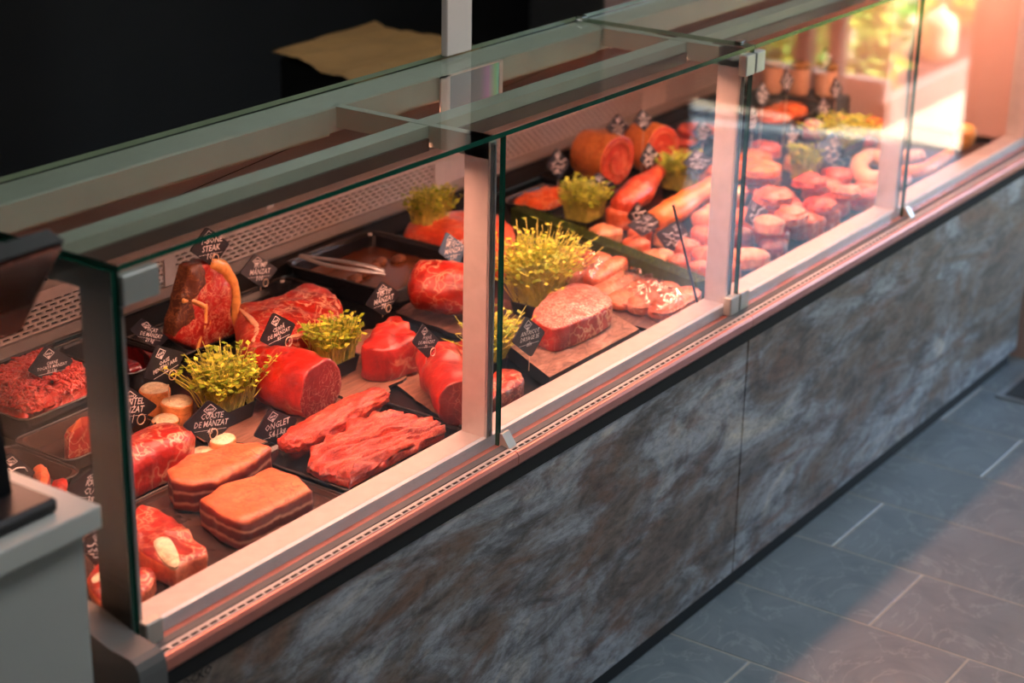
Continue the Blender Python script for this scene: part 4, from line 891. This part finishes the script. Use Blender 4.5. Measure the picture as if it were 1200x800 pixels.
# pots and back tray in the third section
for i, (x, y) in enumerate(((904, 108), (935, 110), (967, 112))):
    p = at(x, y, z=.765); ro = root('spread_pot', ['cream pot nearest the second post', 'middle cream pot of the three', 'cream pot nearest the far end'][i], 'pot', (p.x, p.y, .765), 'cream pots at the back')
    mb = MB(); n = 24; rs = [[(q*math.cos(t), q*math.sin(t), z) for t in np.linspace(0, 2*math.pi, n, endpoint=False)] for q, z in ((.030, 0), (.033, .01), (.034, .07), (.032, .078), (.032, .084))]
    mb.rings(rs); mb.build('pot_body', 'pot_cream', ro, True, local=True)
    mb = MB(); rs = [[(q*math.cos(t), q*math.sin(t), z) for t in np.linspace(0, 2*math.pi, n, endpoint=False)] for q, z in ((.033, .083), (.034, .094), (.030, .1))]; mb.rings(rs); mb.build('lid', 'pot_lid', ro, True, local=True)
mb = MB(); pr_a, pr_b = at(900, 108, z=.765), at(972, 112, z=.765); mb.bevbox(pr_a.x-.03, min(pr_b.x+.05, 3.63), min(pr_a.y, pr_b.y)-.05, min(.96, max(pr_a.y, pr_b.y)+.06), DK, .765, .006); mb.box(pr_a.x-.03, pr_a.x+.0, min(pr_a.y, pr_b.y)-.055, min(pr_a.y, pr_b.y)-.05, DK, .75); top('pot_riser', mb, 'black_plastic', 'black riser beneath the cream pots', 'riser')
t, (x0, x1, y0, y1) = tray_px('black tray of orange marinated cutlets below the pots', (916, 148), (960, 124), (872, 130), .04, z0=.72)
mb = MB(); mb.bevbox(x0+.02, x1-.02, y0+.02, y1-.02, DK, .72, .004); top('tray_riser', mb, 'black_plastic', 'black riser lifting the tray of marinated cutlets', 'riser')
top('marinated_cutlets', slab_mesh([(x0+.042, y0+.042), (x1-.042, y0+.042), (x1-.042, y1-.042), (x0+.042, y1-.042)], .726, .768, .03, .006, 18, 8, .01), ['marinated', 'marinated'], 'orange marinated cutlets filling the tray below the pots', 'meat', smooth=True)
# ------------------------------------------------------------------ price signs
sign((33, 434), (53, 404), (87, 421), (64, 452), .80, ['CARNE', 'TOCATĂ MÂNZAT', '31 | kg'], 'black card reading CARNE TOCATĂ MÂNZAT stuck in the minced beef', base=DK+.07, clip=(71, 448))
sign((153, 387), (165, 372), (199, 396), (182, 409), .82, ['FICAT', 'DE MÂNZAT', '20 kg'], 'black card reading FICAT above the liver tray', base=DK+.04)
sign((168, 442), (183, 404), (217, 413), (199, 451), .60, ['OASE', 'PENTRU ARE', '22'], 'black card reading OASE pinned into a marrow bone', ring=(202, 439, 6), base=DK+.04)
sign((116, 480), (151, 455), (185, 473), (151, 507), .57, ['MANȚEL', 'MÂNZAT', '28 |'], 'black card reading MANȚEL pinned into the flank slab', ring=(165, 491, 6), base=DK+.05)
sign((215, 499), (243, 468), (279, 490), (246, 521), .44, ['COASTE', 'DE MÂNZAT', '45'], 'black card reading COASTE DE MÂNZAT above the ribs', ring=(250, 508, 6), base=DK+.02)
sign((299, 508), (313, 481), (351, 488), (328, 526), .36, ['ONGLET', '54 | kg'], 'black card reading ONGLET beside the onglet tray', base=DK+.02, clip=(334, 522))
sign((305, 399), (319, 366), (347, 379), (330, 413), .52, ['CEAFĂ', 'DE MÂNZAT', '85'], 'black card reading CEAFĂ stuck in the round roast', ring=(338, 400, 6), base=DK+.10)
sign((281, 319), (298, 297), (326, 314), (307, 338), .84, ['RUMP', 'MÂNZAT', '100'], 'charcoal card reading RUMP above the chuck cut', 'card_grey', ring=(311, 331, 5), base=DK+.08)
sign((222, 295), (242, 264), (269, 286), (250, 312), .81, ['T-BONE', 'STEAK', '160'], 'black card reading T-BONE STEAK on top of the upright steak', ring=(252, 303, 6), base=DK+.17)
sign((428, 357), (447, 329), (469, 343), (450, 370), .56, ['TRI-TIP', 'MÂNZAT', '78'], 'black card reading TRI-TIP stuck in the tri-tip roast', ring=(455, 361, 5), base=DK+.06)
sign((483, 401), (495, 379), (514, 398), (501, 420), .27, ['PULPĂ', 'DE MÂNZAT', '70'], 'dark card pinned in the beef fillet', ring=(507, 412, 5), base=DK+.09)
sign((514, 295), (523, 272), (546, 288), (537, 313), .58, ['MUȘCHI', 'MÂNZAT', '130'], 'pale blue card standing on the shiny roast', 'card_blue', base=DK+.12)
sign((600, 400), (616, 371), (639, 388), (622, 419), .165, ['ANTRICOT', 'DRYAGE 35', 'zile'], 'black card reading DRYAGE 35 on the stone serving board', base=DK+.037)
sign((78, 573), (108, 548), (140, 574), (108, 600), .40, ['RASOL', 'CU OS', '38 |'], 'black card reading RASOL CU OS behind the dark corner post', base=DK+.02)
sign((94, 641), (112, 619), (130, 641), (112, 663), .24, [], 'small dark card beside the shank slices', base=DK+.02)
sign((-16, 553), (12, 530), (42, 553), (15, 577), .55, [], 'dark card standing in the nearly empty smoky tray', base=DK+.01)
far = [((640, 192), (652, 174), (668, 190), (655, 212), .86, 'above the marinated strips'), ((682, 218), (700, 202), (722, 215), (702, 233), .70, 'before the thick pork roll'), ((711, 150), (723, 133), (738, 148), (723, 166), .82, 'on top of the thick pork roll'),
       ((742, 143), (752, 127), (766, 141), (755, 153), .72, 'behind the hollow pork roll'), ((749, 186), (760, 168), (773, 181), (762, 205), .66, 'in the hollow end of a pork roll'), ((735, 254), (746, 236), (761, 250), (748, 268), .50, 'in the chicken pieces by the grass'),
       ((812, 155), (822, 140), (836, 155), (824, 169), .66, 'in the red schnitzel tray'), ((800, 190), (815, 175), (838, 188), (820, 206), .54, 'behind the second cress box'), ((884, 112), (893, 95), (903, 110), (894, 128), .60, 'in the marinated cutlets'),
       ((914, 97), (922, 79), (931, 95), (923, 110), .62, 'in front of the pots'), ((918, 160), (927, 143), (938, 159), (929, 174), .49, 'over the red pork cuts'), ((955, 129), (964, 113), (975, 128), (966, 143), .51, 'beside the pork loins'), ((960, 70), (967, 55), (976, 68), (969, 83), .62, 'above the far pot'), ((972, 106), (979, 90), (987, 104), (980, 120), .56, 'right of the far pot'), ((874, 140), (881, 122), (890, 138), (882, 158), .57, 'against the second post')]
for L, T, R, B, Y, w_ in far: sign(L, T, R, B, Y, [], 'small chalk-written black card '+w_)
sign((768, 274), (795, 257), (810, 280), (784, 297), .34, [], 'wide slate-grey card tilted over the chicken pieces', 'card_grey')
sign((872, 258), (880, 234), (900, 246), (893, 273), .25, [], 'slate-grey card standing close behind the second post', 'card_grey')
sign((955, 170), (976, 156), (1004, 192), (986, 216), .34, [], 'card with painted blue reflection tint leaning among the pork cuts', 'card_blue')  # bluish reflection on the glass is painted in as this card's colour
sign((735, 263), (760, 250), (778, 262), (752, 278), .42, [], 'grey card lying over the chicken legs', 'card_grey')
pn = MB(); a, b = at(789, 240, Y=.16), at(817, 354, z=.73); pn.tube([tuple(a), tuple(b)], .003, 8)
top('black_pick', pn, 'black_plastic', 'long thin black stick leaning beside the vacuum pack', 'stick')
# ------------------------------------------------------------------ till desk with terminal at the near end
dk = root('till_desk', 'pale grey till desk standing at the near end of the display case', 'desk', (-.6, .3, 0))
mb = MB(); mb.bevbox(-1.2, -.103, -.02, .75, .965, 1.0, .002); mb.build('desk_top', 'desk_white', dk)
mb = MB(); mb.box(-1.18, -.122, .0, .72, 0, .965); mb.build('desk_body', 'desk_body', dk)
tm = root('till_terminal', 'black till terminal with a tilted screen on the till desk', 'till terminal', (-.3, .1, 1.0))
c = [at(70, 590, z=1.012), at(0, 622, z=1.012), at(0, 560, z=1.012)]
x1 = c[0].x; y0 = c[0].y
mb = MB(); mb.bevbox(x1-.30, x1, y0, y0+.20, 1.0, 1.022, .006); mb.build('terminal_base', 'black_plastic', tm)
mb = MB(); nx = at(12, 570, z=1.03); mb.prism_x([(y0+.06, 1.02), (y0+.11, 1.02), (y0+.13, 1.30), (y0+.09, 1.30)], nx.x-.10, nx.x); mb.build('terminal_neck', 'black_plastic', tm)
# screen: right edge seen at px (62,270)-(25,395)
p1, p2 = at(63, 278, Y=y0+.02), at(22, 380, Y=y0+.02)
xs_ = p1.x
mb = MB(); mb.prism_x([(y0+.0, p1.z), (y0+.03, p1.z+.01), (y0+.13, p2.z-.02), (y0+.10, p2.z-.05)], xs_-.36, xs_); sc = mb.build('terminal_screen', 'alu_dark', tm)
mb = MB(); mb.prism_x([(y0-.003, p1.z-.006), (y0+.0005, p1.z-.004), (y0+.100, p2.z-.035), (y0+.096, p2.z-.040)], xs_-.355, xs_-.006); mb.build('screen_glass', 'screen_red', sc)
# ------------------------------------------------------------------ things behind the case
pole = root('white_pole', 'white square pole with iridescent framed panel at the rear of the glass top', 'pole', (1.355, .47, 1.305))
mb = MB(); mb.bevbox(1.315, 1.40, .462, .478, 1.305, 2.9, .002); mb.build('pole_shaft', 'pole_white', pole)
fr = MB(); fx0, fx1, fz0, fz1 = 1.205, 1.415, 1.20, 1.2935; t_ = .012
for b_ in ((fx0, fx1, .3935, .397, fz0, fz0+t_), (fx0, fx1, .3935, .397, fz1-.004, fz1), (fx0, fx0+.03, .3935, .397, fz0, fz1), (fx1-t_, fx1, .3935, .397, fz0, fz1)): fr.box(*b_)
fo = fr.build('panel_frame', 'pole_white', pole)
mb = MB(); mb.box(fx0+.03, fx1-t_, .3945, .396, fz0+t_, fz1-.004); io = mb.build('iridescent_sheet', 'iridescent', fo)
# kraft-covered box table behind
bt = root('covered_work_table', 'dark work table covered by a creased tan kraft paper sheet', 'table', (2.62, 1.8, 0))
cs = [at(x, y, z=.9) for x, y in ((318, 63), (440, 29), (572, 58), (420, 98))]
mb = MB(); mb.rings([[(p.x*.9+2.63*.1, p.y*.9+1.78*.1, z) for p in (cs[0], cs[3], cs[2], cs[1])] for z in (.06, .885)]); mb.build('table_body', 'black_rubber', bt)
n = 22; V = []; Fc = []
for i in range(n+1):
    for j in range(n+1):
        s, t = i/n, j/n; p = cs[0]*(1-s)*(1-t)+cs[1]*s*(1-t)+cs[2]*s*t+cs[3]*(1-s)*t
        edge = min(s, 1-s, t, 1-t); V.append((p.x, p.y, .912+.018*nz((s*2, t*5, 0), 1.6, 2)+.012*math.sin(t*7+s*2)*.5-(.008 if edge == 0 else 0)))
for i in range(n):
    for j in range(n): a = i*(n+1)+j; Fc.append((a, a+n+1, a+n+2, a+1))
mb = MB(); mb.add(V, Fc); o = mb.build('paper_sheet', 'kraft', bt, True)
mb = MB()
for p in cs[:2]: mb.tube([(p.x+.05, p.y-.03, .0), (p.x+.05, p.y-.03, .88)], .012, 8)
mb.build('table_leg', 'alu', bt)
# low bench and door mat on the customers' side
mt = at(1166, 465, z=0.0)
dm = root('door_mat', 'dark fibre door mat in a thin metal frame sunk in the slate floor', 'mat', (mt.x+.5, mt.y-.4, 0))
mb = MB(); mb.box(mt.x+.02, mt.x+.95, mt.y-.78, mt.y-.02, .0005, .006); mb.build('mat_fibre', 'mat_fibre', dm)
mb = MB()
for b_ in ((mt.x, mt.x+.97, mt.y-.02, mt.y), (mt.x, mt.x+.97, mt.y-.8, mt.y-.78), (mt.x, mt.x+.02, mt.y-.78, mt.y-.02), (mt.x+.95, mt.x+.97, mt.y-.78, mt.y-.02)): mb.box(*b_, .0005, .005)
mb.build('mat_frame', 'alu', dm)
